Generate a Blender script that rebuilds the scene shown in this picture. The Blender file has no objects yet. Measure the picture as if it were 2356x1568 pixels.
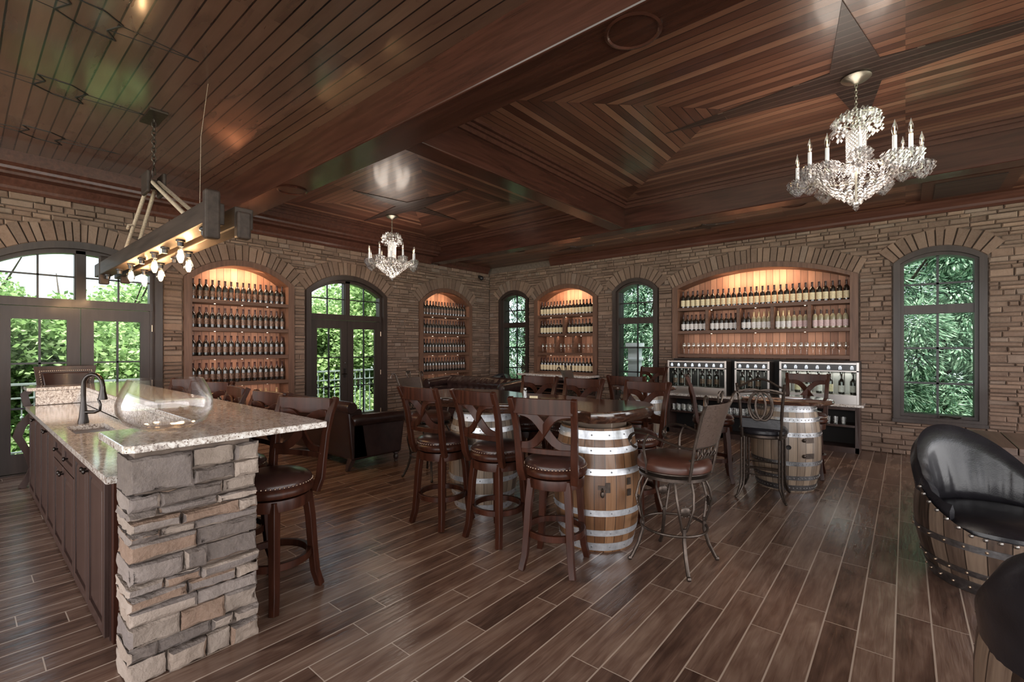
import bpy, math, random
from mathutils import Vector, Matrix
R = math.radians
rnd = random.Random(7)
C = bpy.context.scene.collection
sc = bpy.context.scene

# ------------------------------------------------------------------ camera, world, exposure
FPX = 1075.0
YAW = 40.1
cam_d = bpy.data.cameras.new('camera')
cam_d.sensor_width = 36.0
cam_d.lens = FPX / 2356 * 36.0
cam_d.shift_y = 13 / 2356
cam_d.clip_start = 0.05
cam_d.clip_end = 300
cam = bpy.data.objects.new('camera', cam_d); C.objects.link(cam)
cam.location = (0, 0, 1.5)
cam.rotation_euler = (R(90), 0, R(YAW))
sc.camera = cam
sc.view_settings.view_transform = 'Standard'
sc.view_settings.look = 'None'
sc.view_settings.gamma = 1
sc.view_settings.exposure = 1.7
sc.cycles.transparent_max_bounces = 16
w = bpy.data.worlds.new('world'); sc.world = w
w.use_nodes = True
nt = w.node_tree
bgn = nt.nodes['Background']
tc = nt.nodes.new('ShaderNodeTexCoord')
sp = nt.nodes.new('ShaderNodeSeparateXYZ')
rp = nt.nodes.new('ShaderNodeValToRGB')
nt.links.new(tc.outputs['Generated'], sp.inputs[0])
nt.links.new(sp.outputs['Z'], rp.inputs[0])
nt.links.new(rp.outputs[0], bgn.inputs[0])
rp.color_ramp.elements[0].position = 0.0; rp.color_ramp.elements[0].color = (0.80, 0.84, 0.90, 1)
rp.color_ramp.elements[1].position = 0.6; rp.color_ramp.elements[1].color = (0.66, 0.78, 1.0, 1)
bgn.inputs[1].default_value = 0.85

def light(name, kind, loc, energy, color=(1, .75, .5), size=.1, rot=(0, 0, 0), sy=None):
    d = bpy.data.lights.new(name, kind); d.energy = energy; d.color = color
    if kind == 'AREA':
        d.size = size
        if sy: d.shape = 'RECTANGLE'; d.size_y = sy
    elif kind == 'POINT': d.shadow_soft_size = size
    elif kind == 'SUN': d.angle = size
    o = bpy.data.objects.new(name, d); C.objects.link(o); o.location = loc; o.rotation_euler = rot
    return o
light('sun_behind_cloud', 'SUN', (0, -6, 12), 5.5, (1, .96, .9), R(20), (R(27), 0, R(35)))
# added fill lights at the open sides, standing in for unseen windows
light('window_wall_daylight_behind', 'AREA', (-1.0, -4.9, 1.7), 200, (1, .94, .88), 13.4, (R(96), 0, 0), 3.3)
light('window_wall_daylight_right', 'AREA', (5.9, 2.5, 1.7), 160, (1, .94, .88), 12, (R(96), 0, R(90)), 3.3)

# ------------------------------------------------------------------ node helpers
class NT:
    def __init__(s, name):
        s.m = bpy.data.materials.new(name); s.m.use_nodes = True
        s.t = s.m.node_tree; s.t.nodes.clear()
        s.out = s.t.nodes.new('ShaderNodeOutputMaterial')
    def n(s, ty, **kw):
        x = s.t.nodes.new('ShaderNode' + ty)
        for k, v in kw.items(): setattr(x, k, v)
        return x
    def l(s, a, b):
        if isinstance(a, (int, float)): b.default_value = a
        elif isinstance(a, (tuple, list)): b.default_value = tuple(a) + ((1,) if len(a) == 3 and len(b.default_value) == 4 else ())
        else: s.t.links.new(a, b)
    def f(s, op, a, b=None, c=None):
        x = s.n('Math', operation=op); s.l(a, x.inputs[0])
        if b is not None: s.l(b, x.inputs[1])
        if c is not None: s.l(c, x.inputs[2])
        return x.outputs[0]
    def comb(s, a, b, c):
        x = s.n('CombineXYZ'); s.l(a, x.inputs[0]); s.l(b, x.inputs[1]); s.l(c, x.inputs[2]); return x.outputs[0]
    def noise(s, v, scale=1, detail=3, rough=.55, dist=0):
        x = s.n('TexNoise'); s.l(v, x.inputs['Vector']); x.inputs['Scale'].default_value = scale
        x.inputs['Detail'].default_value = detail; x.inputs['Roughness'].default_value = rough
        x.inputs['Distortion'].default_value = dist
        return x.outputs['Fac']
    def ramp(s, fac, stops):
        x = s.n('ValToRGB'); s.l(fac, x.inputs[0]); e = x.color_ramp.elements
        while len(e) < len(stops): e.new(.5)
        for i, (p, c) in enumerate(stops):
            e[i].position = p; e[i].color = tuple(c) + (1,)
        return x.outputs[0]
    def mix(s, fac, a, b, mode='MIX'):
        x = s.n('Mix', data_type='RGBA', blend_type=mode); s.l(fac, x.inputs[0]); s.l(a, x.inputs[6]); s.l(b, x.inputs[7])
        return x.outputs[2]
    def bsdf(s, col, rough=.5, metal=0., bump=None, bs=.3, bd=.01, coat=0, spec=.5, emit=None, es=0, trans=0, ior=1.45):
        b = s.n('BsdfPrincipled'); s.l(col, b.inputs['Base Color']); s.l(rough, b.inputs['Roughness']); s.l(metal, b.inputs['Metallic'])
        b.inputs['Specular IOR Level'].default_value = spec
        b.inputs['Coat Weight'].default_value = coat; b.inputs['Coat Roughness'].default_value = .12
        b.inputs['Transmission Weight'].default_value = trans; b.inputs['IOR'].default_value = ior
        if emit: s.l(emit, b.inputs['Emission Color']); b.inputs['Emission Strength'].default_value = es
        if bump is not None:
            u = s.n('Bump'); s.l(bump, u.inputs['Height']); u.inputs['Strength'].default_value = bs; u.inputs['Distance'].default_value = bd
            s.t.links.new(u.outputs[0], b.inputs['Normal'])
        s.t.links.new(b.outputs[0], s.out.inputs[0])
        return b
    def pos(s):
        g = s.n('NewGeometry'); x = s.n('SeparateXYZ'); s.l(g.outputs['Position'], x.inputs[0]); return x.outputs[0], x.outputs[1], x.outputs[2]
    def obj(s):
        return s.n('TexCoord').outputs['Object']
    def island(s):
        return s.n('NewGeometry').outputs['Random Per Island']

def simple(name, col, rough=.5, metal=0., ns=0, var=.25, bs=.1, **kw):
    t = NT(name)
    if ns:
        n = t.noise(t.obj(), ns, 4)
        c2 = tuple(min(1, x * (1 + var)) for x in col); c1 = tuple(x * (1 - var) for x in col)
        t.bsdf(t.ramp(n, [(.3, c1), (.7, c2)]), rough, metal, n, bs, **kw)
    else: t.bsdf(col, rough, metal, **kw)
    return t.m

def wood(name, c1, c2, rough=.35, ax='z', sc_=1., coat=0.25, bs=.08, spec=.32):
    t = NT(name)
    mp = t.n('Mapping'); t.l(t.obj(), mp.inputs[0])
    a = 3 * sc_; b = 40 * sc_
    mp.inputs['Scale'].default_value = {'x': (a, b, b), 'y': (b, a, b), 'z': (b, b, a)}[ax]
    n = t.noise(mp.outputs[0], 1, 4, .6, .4)
    t.bsdf(t.ramp(n, [(.3, c1), (.7, c2)]), rough, 0, n, bs, coat=coat * .5, spec=spec)
    return t.m

def planks(name, wid, W, L, cols, gap, gapcol, rough, off=0., bs=.35, grain=.5, tray=None, coat=0., gs=1., joint=True):
    """boards laid in the world: wid = axis across the boards ('x' or 'y'); tray=(cx,cy,hx,hy) lays mitred rings"""
    t = NT(name); x, y, z = t.pos()
    if tray:
        cx, cy, hx, hy = tray
        dx = t.f('SUBTRACT', hx, t.f('ABSOLUTE', t.f('SUBTRACT', x, cx)))
        dy = t.f('SUBTRACT', hy, t.f('ABSOLUTE', t.f('SUBTRACT', y, cy)))
        side = t.f('LESS_THAN', dx, dy)
        a = t.f('MINIMUM', dx, dy)
        inv = t.f('SUBTRACT', 1, side)
        b = t.f('ADD', t.f('MULTIPLY', side, y), t.f('MULTIPLY', inv, x))
        sgn = t.f('ADD', t.f('MULTIPLY', side, t.f('SIGN', t.f('SUBTRACT', x, cx))), t.f('MULTIPLY', inv, t.f('MULTIPLY', t.f('SIGN', t.f('SUBTRACT', y, cy)), 3)))
    else:
        a, b = (x, y) if wid == 'x' else (y, x)
        if wid == 'u': a, b = t.f('ADD', x, y), z
        sgn = 0.
    u = t.f('ADD', t.f('DIVIDE', a, W), 500 + off)
    i = t.f('FLOOR', u); fa = t.f('FRACT', u)
    wn = t.n('TexWhiteNoise', noise_dimensions='2D'); t.l(t.comb(i, sgn, 0), wn.inputs['Vector'])
    if joint:
        v = t.f('ADD', t.f('DIVIDE', b, L), t.f('MULTIPLY', wn.outputs['Value'], 7.3))
    else:
        v = t.f('ADD', t.f('DIVIDE', b, L), 300)
    j = t.f('FLOOR', v); fb = t.f('FRACT', v)
    w2 = t.n('TexWhiteNoise', noise_dimensions='3D'); t.l(t.comb(i, j, sgn), w2.inputs['Vector'])
    rv = w2.outputs['Value']
    ga = t.f('LESS_THAN', t.f('MINIMUM', fa, t.f('SUBTRACT', 1, fa)), gap / W)
    gb = t.f('LESS_THAN', t.f('MINIMUM', fb, t.f('SUBTRACT', 1, fb)), gap * .7 / L)
    g = t.f('MAXIMUM', ga, gb) if joint else ga
    nv = t.comb(t.f('MULTIPLY', a, 28 * gs), t.f('MULTIPLY', b, 2.2 * gs), t.f('MULTIPLY', rv, 60))
    n = t.noise(nv, 1, 4, .6, .6)
    n2 = t.noise(t.comb(t.f('MULTIPLY', a, 7 * gs), t.f('MULTIPLY', b, 1.6 * gs), t.f('MULTIPLY', rv, 40)), 1, 2, .5, 1.0)
    fac = t.f('ADD', t.f('MULTIPLY', rv, 1 - grain), t.f('MULTIPLY', t.f('ADD', t.f('MULTIPLY', n, .4), t.f('MULTIPLY', n2, .6)), grain))
    col = t.ramp(fac, cols)
    col = t.mix(g, col, gapcol)
    h = t.f('SUBTRACT', t.f('MULTIPLY', n, .5), t.f('MULTIPLY', g, 1.0))
    ro = t.f('ADD', rough, t.f('MULTIPLY', n2, .15))
    t.bsdf(col, ro, 0, h, bs, .006, coat=coat)
    return t.m

# ------------------------------------------------------------------ materials
floor_m = planks('floor_wood_tile', 'x', .15, .91, [(.3, (.055, .03, .022)), (.48, (.13, .075, .054)), (.62, (.21, .135, .10)), (.78, (.32, .225, .17))], .0038, (.46, .36, .29), .14, off=.28, bs=1., grain=.8, gs=1.5)
CW = [(.2, (.05, .017, .011)), (.42, (.115, .042, .027)), (.65, (.205, .09, .057)), (.85, (.30, .155, .10))]
bay_m = planks('ceiling_boards', 'y', .1, 3.2, [(.2, (.06, .03, .023)), (.5, (.105, .054, .04)), (.8, (.15, .083, .06))], .0055, (.006, .003, .003), .22, bs=.25, grain=.75, joint=False, coat=1.)
tray1_m = planks('ceiling_boards_tray', 'y', .085, 3., CW, .0035, (.012, .005, .004), .38, tray=(-5.71, 4.61, 2.18, 1.975), bs=.4, grain=.5, joint=False, coat=.3)
tray2_m = planks('ceiling_boards_mitred', 'y', .085, 3., CW, .0035, (.012, .005, .004), .3, tray=(-.31, 4.61, 2.98, 1.975), bs=.4, grain=.5, joint=False, coat=.3)
strip_m = planks('ceiling_boards_strip', 'y', .085, 2.4, CW, .003, (.012, .005, .004), .28, bs=.4, grain=.5, joint=False, coat=.3)
beam_m = wood('beam_wood', (.028, .010, .007), (.062, .022, .015), .24, 'x', .5, .4, .1)
beamy_m = wood('beam_wood_cross', (.028, .010, .007), (.062, .022, .015), .24, 'y', .5, .4, .1)
crown_m = wood('crown_wood', (.045, .016, .011), (.085, .033, .023), .35, 'x', .6)
star_m = planks('star_boards', 'y', .085, 9., [(.2, (.022, .013, .012)), (.8, (.045, .024, .021))], .003, (.14, .09, .075), .35, bs=.2)
back_m = planks('cedar_back_boards', 'u', .1, 3., [(.2, (.14, .062, .036)), (.5, (.26, .125, .075)), (.8, (.40, .21, .13))], .003, (.03, .012, .006), .5, joint=False, grain=.6, bs=.3)
case_m = wood('bookcase_wood', (.075, .036, .023), (.15, .078, .05), .5, 'x', .6, .05)
casev_m = wood('bookcase_frame_wood', (.08, .038, .025), (.155, .082, .053), .5, 'z', .6, .05)
trim_m = wood('window_trim_wood', (.022, .0135, .011), (.04, .026, .021), .42, 'z', .4, .15)
muntin_m = simple('muntin_black', (.012, .011, .012), .4)
cherry_m = wood('stool_wood', (.019, .006, .0035), (.05, .0155, .0085), .34, 'z', .7, .06, .03, spec=.2)
cab_m = wood('cabinet_wood', (.030, .016, .013), (.055, .03, .025), .35, 'z', .6, .2, .05)
dark_m = simple('dark_void', (.008, .006, .006), .7)
steel_m = simple('brushed_steel', (.36, .335, .32), .36, 1.)
hoop_m = simple('galvanised_hoop', (.66, .68, .72), .38, .75, 30, .2, .15)
hoopd_m = simple('dull_iron_hoop', (.27, .27, .28), .4, 1., 30, .3, .15)
iron_m = simple('bronzed_iron', (.055, .04, .032), .36, .7, 40, .3, .1)
black_m = simple('black_plastic', (.012, .011, .012), .3)
nail_m = simple('nailhead_brass', (.45, .33, .24), .3, 1.)
def leather(name, c, rough=.28, bs=.12):
    t = NT(name); o = t.obj()
    n = t.noise(o, 9, 3); n2 = t.noise(o, 160, 2)
    t.bsdf(t.ramp(n, [(.3, tuple(x * .75 for x in c)), (.7, tuple(x * 1.25 for x in c))]), rough, 0, t.f('ADD', n, t.f('MULTIPLY', n2, .25)), bs, coat=.08, spec=.35)
    return t.m
lea_m = leather('oxblood_leather', (.035, .015, .012))
lear_m = leather('russet_leather', (.055, .021, .014), .33)
leab_m = leather('black_leather', (.012, .011, .013), .27, .3)
leas_m = leather('dark_sofa_leather', (.03, .015, .013), .27)
t = NT('embossed_leather'); n = t.noise(t.obj(), 26, 2, .5, 2.5)
k = t.f('LESS_THAN', t.f('ABSOLUTE', t.f('SUBTRACT', n, .5)), .025)
t.bsdf(t.mix(k, (.07, .046, .036), (.04, .024, .018)), .4, 0, t.f('MULTIPLY', k, -1), .6); emb_m = t.m

def stone(name, cols, rough=.8, bd=.015, const=False):
    t = NT(name); isl = t.island(); o = t.n('NewGeometry').outputs['Position']
    n = t.noise(o, 7, 4, .6); n2 = t.noise(o, 45, 3, .6)
    c = t.ramp(isl, cols)
    if const: c.node.color_ramp.interpolation = 'CONSTANT'
    c = t.mix(t.f('MULTIPLY', t.f('SUBTRACT', n, .25), 1.1), t.mix(1, c, (.55, .52, .5), 'MULTIPLY'), c)
    c = t.mix(t.f('MULTIPLY', n2, .35), c, (.30, .235, .19))
    t.bsdf(c, rough, 0, t.f('ADD', t.f('MULTIPLY', n, .7), t.f('MULTIPLY', n2, .5)), .6, bd, spec=.25)
    return t.m
wallstone_m = stone('ledge_stone', [(.0, (.14, .082, .058)), (.35, (.22, .134, .095)), (.6, (.18, .115, .085)), (.85, (.30, .19, .135)), (1, (.24, .175, .14))])
pillstone_m = stone('pillar_stone', [(.0, (.13, .11, .105)), (.15, (.33, .275, .235)), (.3, (.19, .165, .16)), (.45, (.42, .35, .30)), (.62, (.27, .175, .125)), (.72, (.26, .225, .21)), (.87, (.36, .29, .24))], bd=.03, const=True)
mortar_m = simple('mortar', (.12, .088, .07), .9, 0, 20, .3)
t = NT('granite'); o = t.obj()
a = t.noise(o, 38, 5, .7, 1.2); b = t.noise(o, 90, 3, .6); vz = t.n('TexVoronoi'); t.l(o, vz.inputs[0]); vz.inputs['Scale'].default_value = 70
c = t.ramp(a, [(.34, (.09, .07, .062)), (.43, (.36, .30, .26)), (.52, (.58, .53, .49)), (.68, (.76, .74, .72))])
c = t.mix(t.f('LESS_THAN', vz.outputs[0], .22), c, (.12, .075, .055))
t.bsdf(c, .07, 0, b, .02, coat=.4); granite_m = t.m
t = NT('live_edge_slab'); o = t.obj(); mp = t.n('Mapping'); t.l(o, mp.inputs[0]); mp.inputs['Scale'].default_value = (2.5, 22, 22)
n = t.noise(mp.outputs[0], 1, 4, .6, 1.2)
t.bsdf(t.ramp(n, [(.3, (.016, .008, .006)), (.55, (.05, .022, .014)), (.75, (.11, .052, .03))]), .12, 0, n, .03, coat=.8); slab_m = t.m
def barrelwood(name, cols):
    t = NT(name); o = t.obj(); s = t.n('SeparateXYZ'); t.l(o, s.inputs[0])
    ang = t.f('ARCTAN2', s.outputs[1], s.outputs[0])
    u = t.f('MULTIPLY', t.f('ADD', ang, 3.1416), 26 / 6.2832)
    wn = t.n('TexWhiteNoise', noise_dimensions='1D'); t.l(t.f('FLOOR', u), wn.inputs['W'])
    fr = t.f('FRACT', u); g = t.f('LESS_THAN', t.f('MINIMUM', fr, t.f('SUBTRACT', 1, fr)), .03)
    n = t.noise(t.comb(t.f('MULTIPLY', ang, 24), t.f('MULTIPLY', s.outputs[2], 5), wn.outputs[0]), 1, 4)
    c = t.ramp(t.f('ADD', t.f('MULTIPLY', wn.outputs[0], .5), t.f('MULTIPLY', n, .5)), cols)
    t.bsdf(t.mix(g, c, (.02, .012, .008)), .38, 0, t.f('SUBTRACT', t.f('MULTIPLY', n, .4), g), .25, coat=.15)
    return t.m
barrel_m = barrelwood('barrel_oak', [(.25, (.085, .036, .015)), (.5, (.14, .066, .03)), (.75, (.21, .11, .056))])
barrelg_m = barrelwood('barrel_oak_weathered', [(.25, (.10, .07, .052)), (.5, (.2, .145, .105)), (.75, (.3, .225, .165))])
barreld_m = barrelwood('barrel_oak_charred', [(.25, (.02, .012, .009)), (.5, (.085, .055, .04)), (.75, (.2, .14, .10))])
candle_m = simple('candle_sleeve_white', (.78, .78, .82), .4)
rope_m = simple('hemp_rope', (.40, .31, .23), .9, 0, 120, .4, .6)
brnz_m = simple('aged_silver', (.50, .47, .40), .35, 1.)
rail_m = simple('railing_paint', (.50, .58, .56), .5)
t = NT('oiled_bronze'); t.bsdf((.018, .012, .01), .3, .6, coat=.3); faucet_m = t.m
def tg(name, tint, gl, rough=.02, base=None, pw=5.):
    t = NT(name); a = t.n('BsdfTransparent'); t.l(tint, a.inputs[0]); b = t.n('BsdfGlossy'); b.inputs['Roughness'].default_value = rough
    b.inputs[0].default_value = (1, 1, 1, 1)
    fr = t.n('LayerWeight'); fr.inputs[0].default_value = .5
    fc = t.f('ADD', t.f('MULTIPLY', t.f('POWER', fr.outputs['Facing'], pw), .7 if gl > .15 else .25), (gl * .3 if gl > .15 else .002) if base is None else base)
    m = t.n('MixShader'); t.l(fc, m.inputs[0]); t.l(a.outputs[0], m.inputs[1]); t.l(b.outputs[0], m.inputs[2])
    t.l(m.outputs[0], t.out.inputs[0]); return t.m
pane_m = tg('window_glass', (.93, .97, .95), .12)
glass_m = tg('clear_glassware', (.95, .95, .94), .3)
crystal_m = tg('cut_crystal', (.84, .84, .84), .85, .04)
bottle_m = simple('dark_bottle_glass', (.016, .011, .008), .12, coat=.5)
caps_m = simple('bottle_foil_dark', (.035, .012, .010), .35)
capg_m = simple('bottle_foil_gold', (.5, .36, .2), .35, .5)
labd_m = simple('label_bronze', (.13, .075, .052), .4, .3, 60, .7)
labc_m = simple('label_cream', (.62, .52, .34), .7, 0, 70, .2)
labw_m = simple('label_white', (.62, .58, .56), .7, 0, 70, .2)
labp_m = simple('label_pink', (.55, .40, .40), .7, 0, 70, .2)
clearb_m = simple('pale_wine_glass', (.28, .24, .15), .1, coat=.5)
t = NT('filament_glow'); t.bsdf((1, .8, .5), .5, emit=(1., .62, .28), es=22); fil_m = t.m
t = NT('candle_filament_glow'); t.bsdf((1, .8, .5), .5, emit=(1., .55, .2), es=2.5); fil2_m = t.m
t = NT('led_display'); t.bsdf((.8, .9, 1), .5, emit=(.75, .85, 1), es=.8); led_m = t.m
t = NT('puck_glow'); t.bsdf((1, .9, .8), .5, emit=(1, .8, .6), es=1.2); puck_m = t.m
def leaf(name, cols):
    t = NT(name); i = t.island(); c = t.ramp(i, cols)
    d = t.n('BsdfDiffuse'); t.l(c, d.inputs[0]); tr = t.n('BsdfTranslucent'); t.l(c, tr.inputs[0]); m = t.n('MixShader'); m.inputs[0].default_value = .4
    t.l(d.outputs[0], m.inputs[1]); t.l(tr.outputs[0], m.inputs[2]); t.l(m.outputs[0], t.out.inputs[0]); return t.m
leafa_m = leaf('leaves_fresh', [(0, (.10, .18, .055)), (.5, (.26, .38, .14)), (1, (.52, .63, .34))])
leafb_m = leaf('leaves_conifer', [(0, (.06, .13, .08)), (.5, (.24, .38, .26)), (1, (.52, .66, .50))])
bark_m = simple('bark', (.05, .035, .025), .9, 0, 12, .4)
grass_m = simple('lawn', (.10, .22, .05), .9, 0, 3, .3)

# ------------------------------------------------------------------ mesh builder
class M:
    def __init__(s): s.v = []; s.f = []; s.m = []
    def add(s, vs, fs, m=0):
        o = len(s.v); s.v += [tuple(p) for p in vs]
        for f in fs: s.f.append(tuple(i + o for i in f)); s.m.append(m)
        return s
    def box(s, x0, x1, y0, y1, z0, z1, m=0):
        if x0 > x1: x0, x1 = x1, x0
        if y0 > y1: y0, y1 = y1, y0
        if z0 > z1: z0, z1 = z1, z0
        return s.add([(x0, y0, z0), (x1, y0, z0), (x1, y1, z0), (x0, y1, z0), (x0, y0, z1), (x1, y0, z1), (x1, y1, z1), (x0, y1, z1)],
                     [(0, 3, 2, 1), (4, 5, 6, 7), (0, 1, 5, 4), (1, 2, 6, 5), (2, 3, 7, 6), (3, 0, 4, 7)], m)
    def tube(s, pts, r, seg=8, m=0, closed=False, up=None, rect=False, cap=True):
        """r: radius, (rx, ry) or a list of either, one per point; rect=True gives a square section"""
        P = [Vector(p) for p in pts]; n = len(P)
        if n < 2: return s
        def tan(i):
            a = P[(i - 1) % n] if (closed or i > 0) else P[i]; b = P[(i + 1) % n] if (closed or i < n - 1) else P[i]
            d = b - a
            return d.normalized() if d.length > 1e-9 else Vector((0, 0, 1))
        t0 = tan(0)
        ref = Vector(up) if up else (Vector((0, 0, 1)) if abs(t0.z) < .9 else Vector((1, 0, 0)))
        rings = []; sec = [(1, 1), (-1, 1), (-1, -1), (1, -1)] if rect else [(math.cos(2 * math.pi * k / seg), math.sin(2 * math.pi * k / seg)) for k in range(seg)]
        q = len(sec)
        for i in range(n):
            t = tan(i)
            if not up and i > 0: ref = nv
            side = t.cross(ref)
            if side.length < 1e-6: side = t.orthogonal()
            side.normalize(); nv = side.cross(t).normalized()
            ri = r[i] if isinstance(r, list) else r
            rx, ry = ri if isinstance(ri, tuple) else (ri, ri)
            rings.append([P[i] + side * (rx * a) + nv * (ry * b) for a, b in sec])
        vs = [p for g in rings for p in g]; fs = []
        for i in range(n if closed else n - 1):
            j = (i + 1) % n
            for k in range(q): fs.append((i * q + k, i * q + (k + 1) % q, j * q + (k + 1) % q, j * q + k))
        if not closed and cap: fs.append(tuple(range(q))[::-1]); fs.append(tuple((n - 1) * q + k for k in range(q)))
        return s.add(vs, fs, m)
    def bar(s, a, b, w, h, m=0, up=None): return s.tube([a, b], (w / 2, h / 2), m=m, rect=True, up=up)
    def lathe(s, prof, seg=24, c=(0, 0, 0), m=0, a0=0, a1=2 * math.pi):
        full = abs(a1 - a0 - 2 * math.pi) < 1e-6; cols = seg if full else seg + 1
        vs = []
        for k in range(cols):
            a = a0 + (a1 - a0) * k / seg
            for r, z in prof: vs.append((c[0] + max(r, 1e-5) * math.cos(a), c[1] + max(r, 1e-5) * math.sin(a), c[2] + z))
        n = len(prof); fs = []
        for k in range(seg):
            j = (k + 1) % cols
            for i in range(n - 1): fs.append((k * n + i, j * n + i, j * n + i + 1, k * n + i + 1))
        return s.add(vs, fs, m)
    def cyl(s, c, r, z0, z1, seg=20, m=0, r2=None):
        r2 = r if r2 is None else r2
        return s.lathe([(0, z0), (r, z0), (r2, z1), (0, z1)], seg, (c[0], c[1], 0), m)
    def ball(s, c, r, seg=10, m=0, sz=1.):
        n = max(3, seg // 2); pr = [(r * math.sin(math.pi * i / n), -r * sz * math.cos(math.pi * i / n)) for i in range(n + 1)]
        return s.lathe(pr, seg, c, m)
    def octa(s, c, r, h, m=0, seg=5):
        vs = [(c[0] + r * math.cos(2 * math.pi * k / seg), c[1] + r * math.sin(2 * math.pi * k / seg), c[2]) for k in range(seg)] + [(c[0], c[1], c[2] + h), (c[0], c[1], c[2] - h)]
        return s.add(vs, [(k, (k + 1) % seg, seg) for k in range(seg)] + [((k + 1) % seg, k, seg + 1) for k in range(seg)], m)
    def prism(s, out, y0, y1, m=0):
        """outline of (x, z) pushed along y"""
        n = len(out); vs = [(x, y0, z) for x, z in out] + [(x, y1, z) for x, z in out]
        return s.add(vs, [tuple(range(n)), tuple(range(2 * n - 1, n - 1, -1))] + [(i, i + n, (i + 1) % n + n, (i + 1) % n) for i in range(n)], m)
    def slab(s, out, z0, z1, m=0):
        n = len(out); vs = [(x, y, z0) for x, y in out] + [(x, y, z1) for x, y in out]
        return s.add(vs, [tuple(range(n - 1, -1, -1)), tuple(range(n, 2 * n))] + [(i, (i + 1) % n, (i + 1) % n + n, i + n) for i in range(n)], m)
    def band(s, out, inn, y0, y1, m=0, closed=False):
        n = len(out); vs = []
        for (a, b), (c, d) in zip(out, inn): vs += [(a, y0, b), (c, y0, d), (c, y1, d), (a, y1, b)]
        fs = []
        for i in range(n if closed else n - 1):
            j = (i + 1) % n
            for k in range(4): fs.append((i * 4 + k, i * 4 + (k + 1) % 4, j * 4 + (k + 1) % 4, j * 4 + k))
        if not closed: fs += [(0, 1, 2, 3), tuple((n - 1) * 4 + k for k in (3, 2, 1, 0))]
        return s.add(vs, fs, m)
    def xf(s, mat):
        s.v = [tuple(mat @ Vector(p)) for p in s.v]; return s

def mesh(name, mb, mats):
    me = bpy.data.meshes.new(name); me.from_pydata(mb.v, [], mb.f)
    if not isinstance(mats, (list, tuple)): mats = [mats]
    for x in mats: me.materials.append(x)
    me.polygons.foreach_set('material_index', mb.m)
    return me
def obj(name, mb, mats, parent=None, smooth=True, bevel=0, loc=None, rz=0, ang=38):
    me = mesh(name, mb, mats)
    me.validate(); me.update()
    import bmesh
    bm = bmesh.new(); bm.from_mesh(me); bmesh.ops.remove_doubles(bm, verts=bm.verts, dist=1e-5) if len(mb.v) < 4000 else None
    bmesh.ops.recalc_face_normals(bm, faces=bm.faces); bm.to_mesh(me); bm.free()
    if smooth:
        me.polygons.foreach_set('use_smooth', [True] * len(me.polygons)); me.set_sharp_from_angle(angle=R(ang))
    o = bpy.data.objects.new(name, me); C.objects.link(o); o.parent = parent
    if loc: o.location = loc
    o.rotation_euler = (0, 0, rz)
    if bevel:
        b = o.modifiers.new('bevel', 'BEVEL'); b.width = bevel; b.segments = 2; b.limit_method = 'ANGLE'; b.angle_limit = R(40)
    return o
def thing(name, label, cat, loc=(0, 0, 0), rz=0, group=None, kind=None):
    o = bpy.data.objects.new(name, None); C.objects.link(o); o.location = loc; o.rotation_euler = (0, 0, rz); o.empty_display_size = .1
    if kind: o['kind'] = kind
    else: o['label'] = label; o['category'] = cat
    if group: o['group'] = group
    return o
def tag(o, label, cat, group=None):
    o['label'] = label; o['category'] = cat
    if group: o['group'] = group
    return o
def struct(name, mb, m, **kw):
    o = obj(name, mb, m, **kw)
    if not o.parent: o['kind'] = 'structure'
    return o
def dup(root, loc, rz=0, label=None, group=None):
    def cp(o, par):
        c = o.copy(); C.objects.link(c); c.parent = par
        for ch in kids.get(o, ()): cp(ch, c)
        return c
    kids = {}
    st = [root]
    while st:
        o = st.pop(); kids[o] = [x for x in o.children]; st += kids[o]
    r = cp(root, None); r.location = loc; r.rotation_euler = (0, 0, rz)
    if label: r['label'] = label
    if group: r['group'] = group
    elif 'group' in r.keys(): del r['group']
    return r

# ------------------------------------------------------------------ the room shell
XA, YB = -7.9, 8.5
ZT = 3.29
# openings: centre, half width, spring z, apex z, bottom z
OA = [(1.0, .83, 2.50, 2.80, 0), (2.865, .785, 2.50, 2.83, 0), (4.67, .815, 2.48, 2.81, 0), (7.08, .78, 2.45, 2.80, 0)]
OB = [(-7.09, .45, 2.62, 2.83, .47), (-5.65, .81, 2.54, 2.85, 0), (-4.02, .47, 2.60, 2.83, .47), (-1.9, 1.375, 2.56, 2.88, 0), (.335, .465, 2.66, 2.85, .47)]
def arcz(o, u):
    c, w_, sp_, ap, b = o; h = ap - sp_; Rr = (w_ * w_ + h * h) / (2 * h)
    return ap - Rr + math.sqrt(max(0, Rr * Rr - (u - c) ** 2))
def outline(w_, zb, sp_, ap, n=20):
    """arched outline of half width w_: up the left side, over the arch, down the right side"""
    h = ap - sp_; Rr = (w_ * w_ + h * h) / (2 * h); a = math.asin(min(1, w_ / Rr))
    return [(-w_, zb)] + [(Rr * math.sin(-a + 2 * a * k / n), ap - Rr + Rr * math.cos(-a + 2 * a * k / n)) for k in range(n + 1)] + [(w_, zb)]

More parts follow.
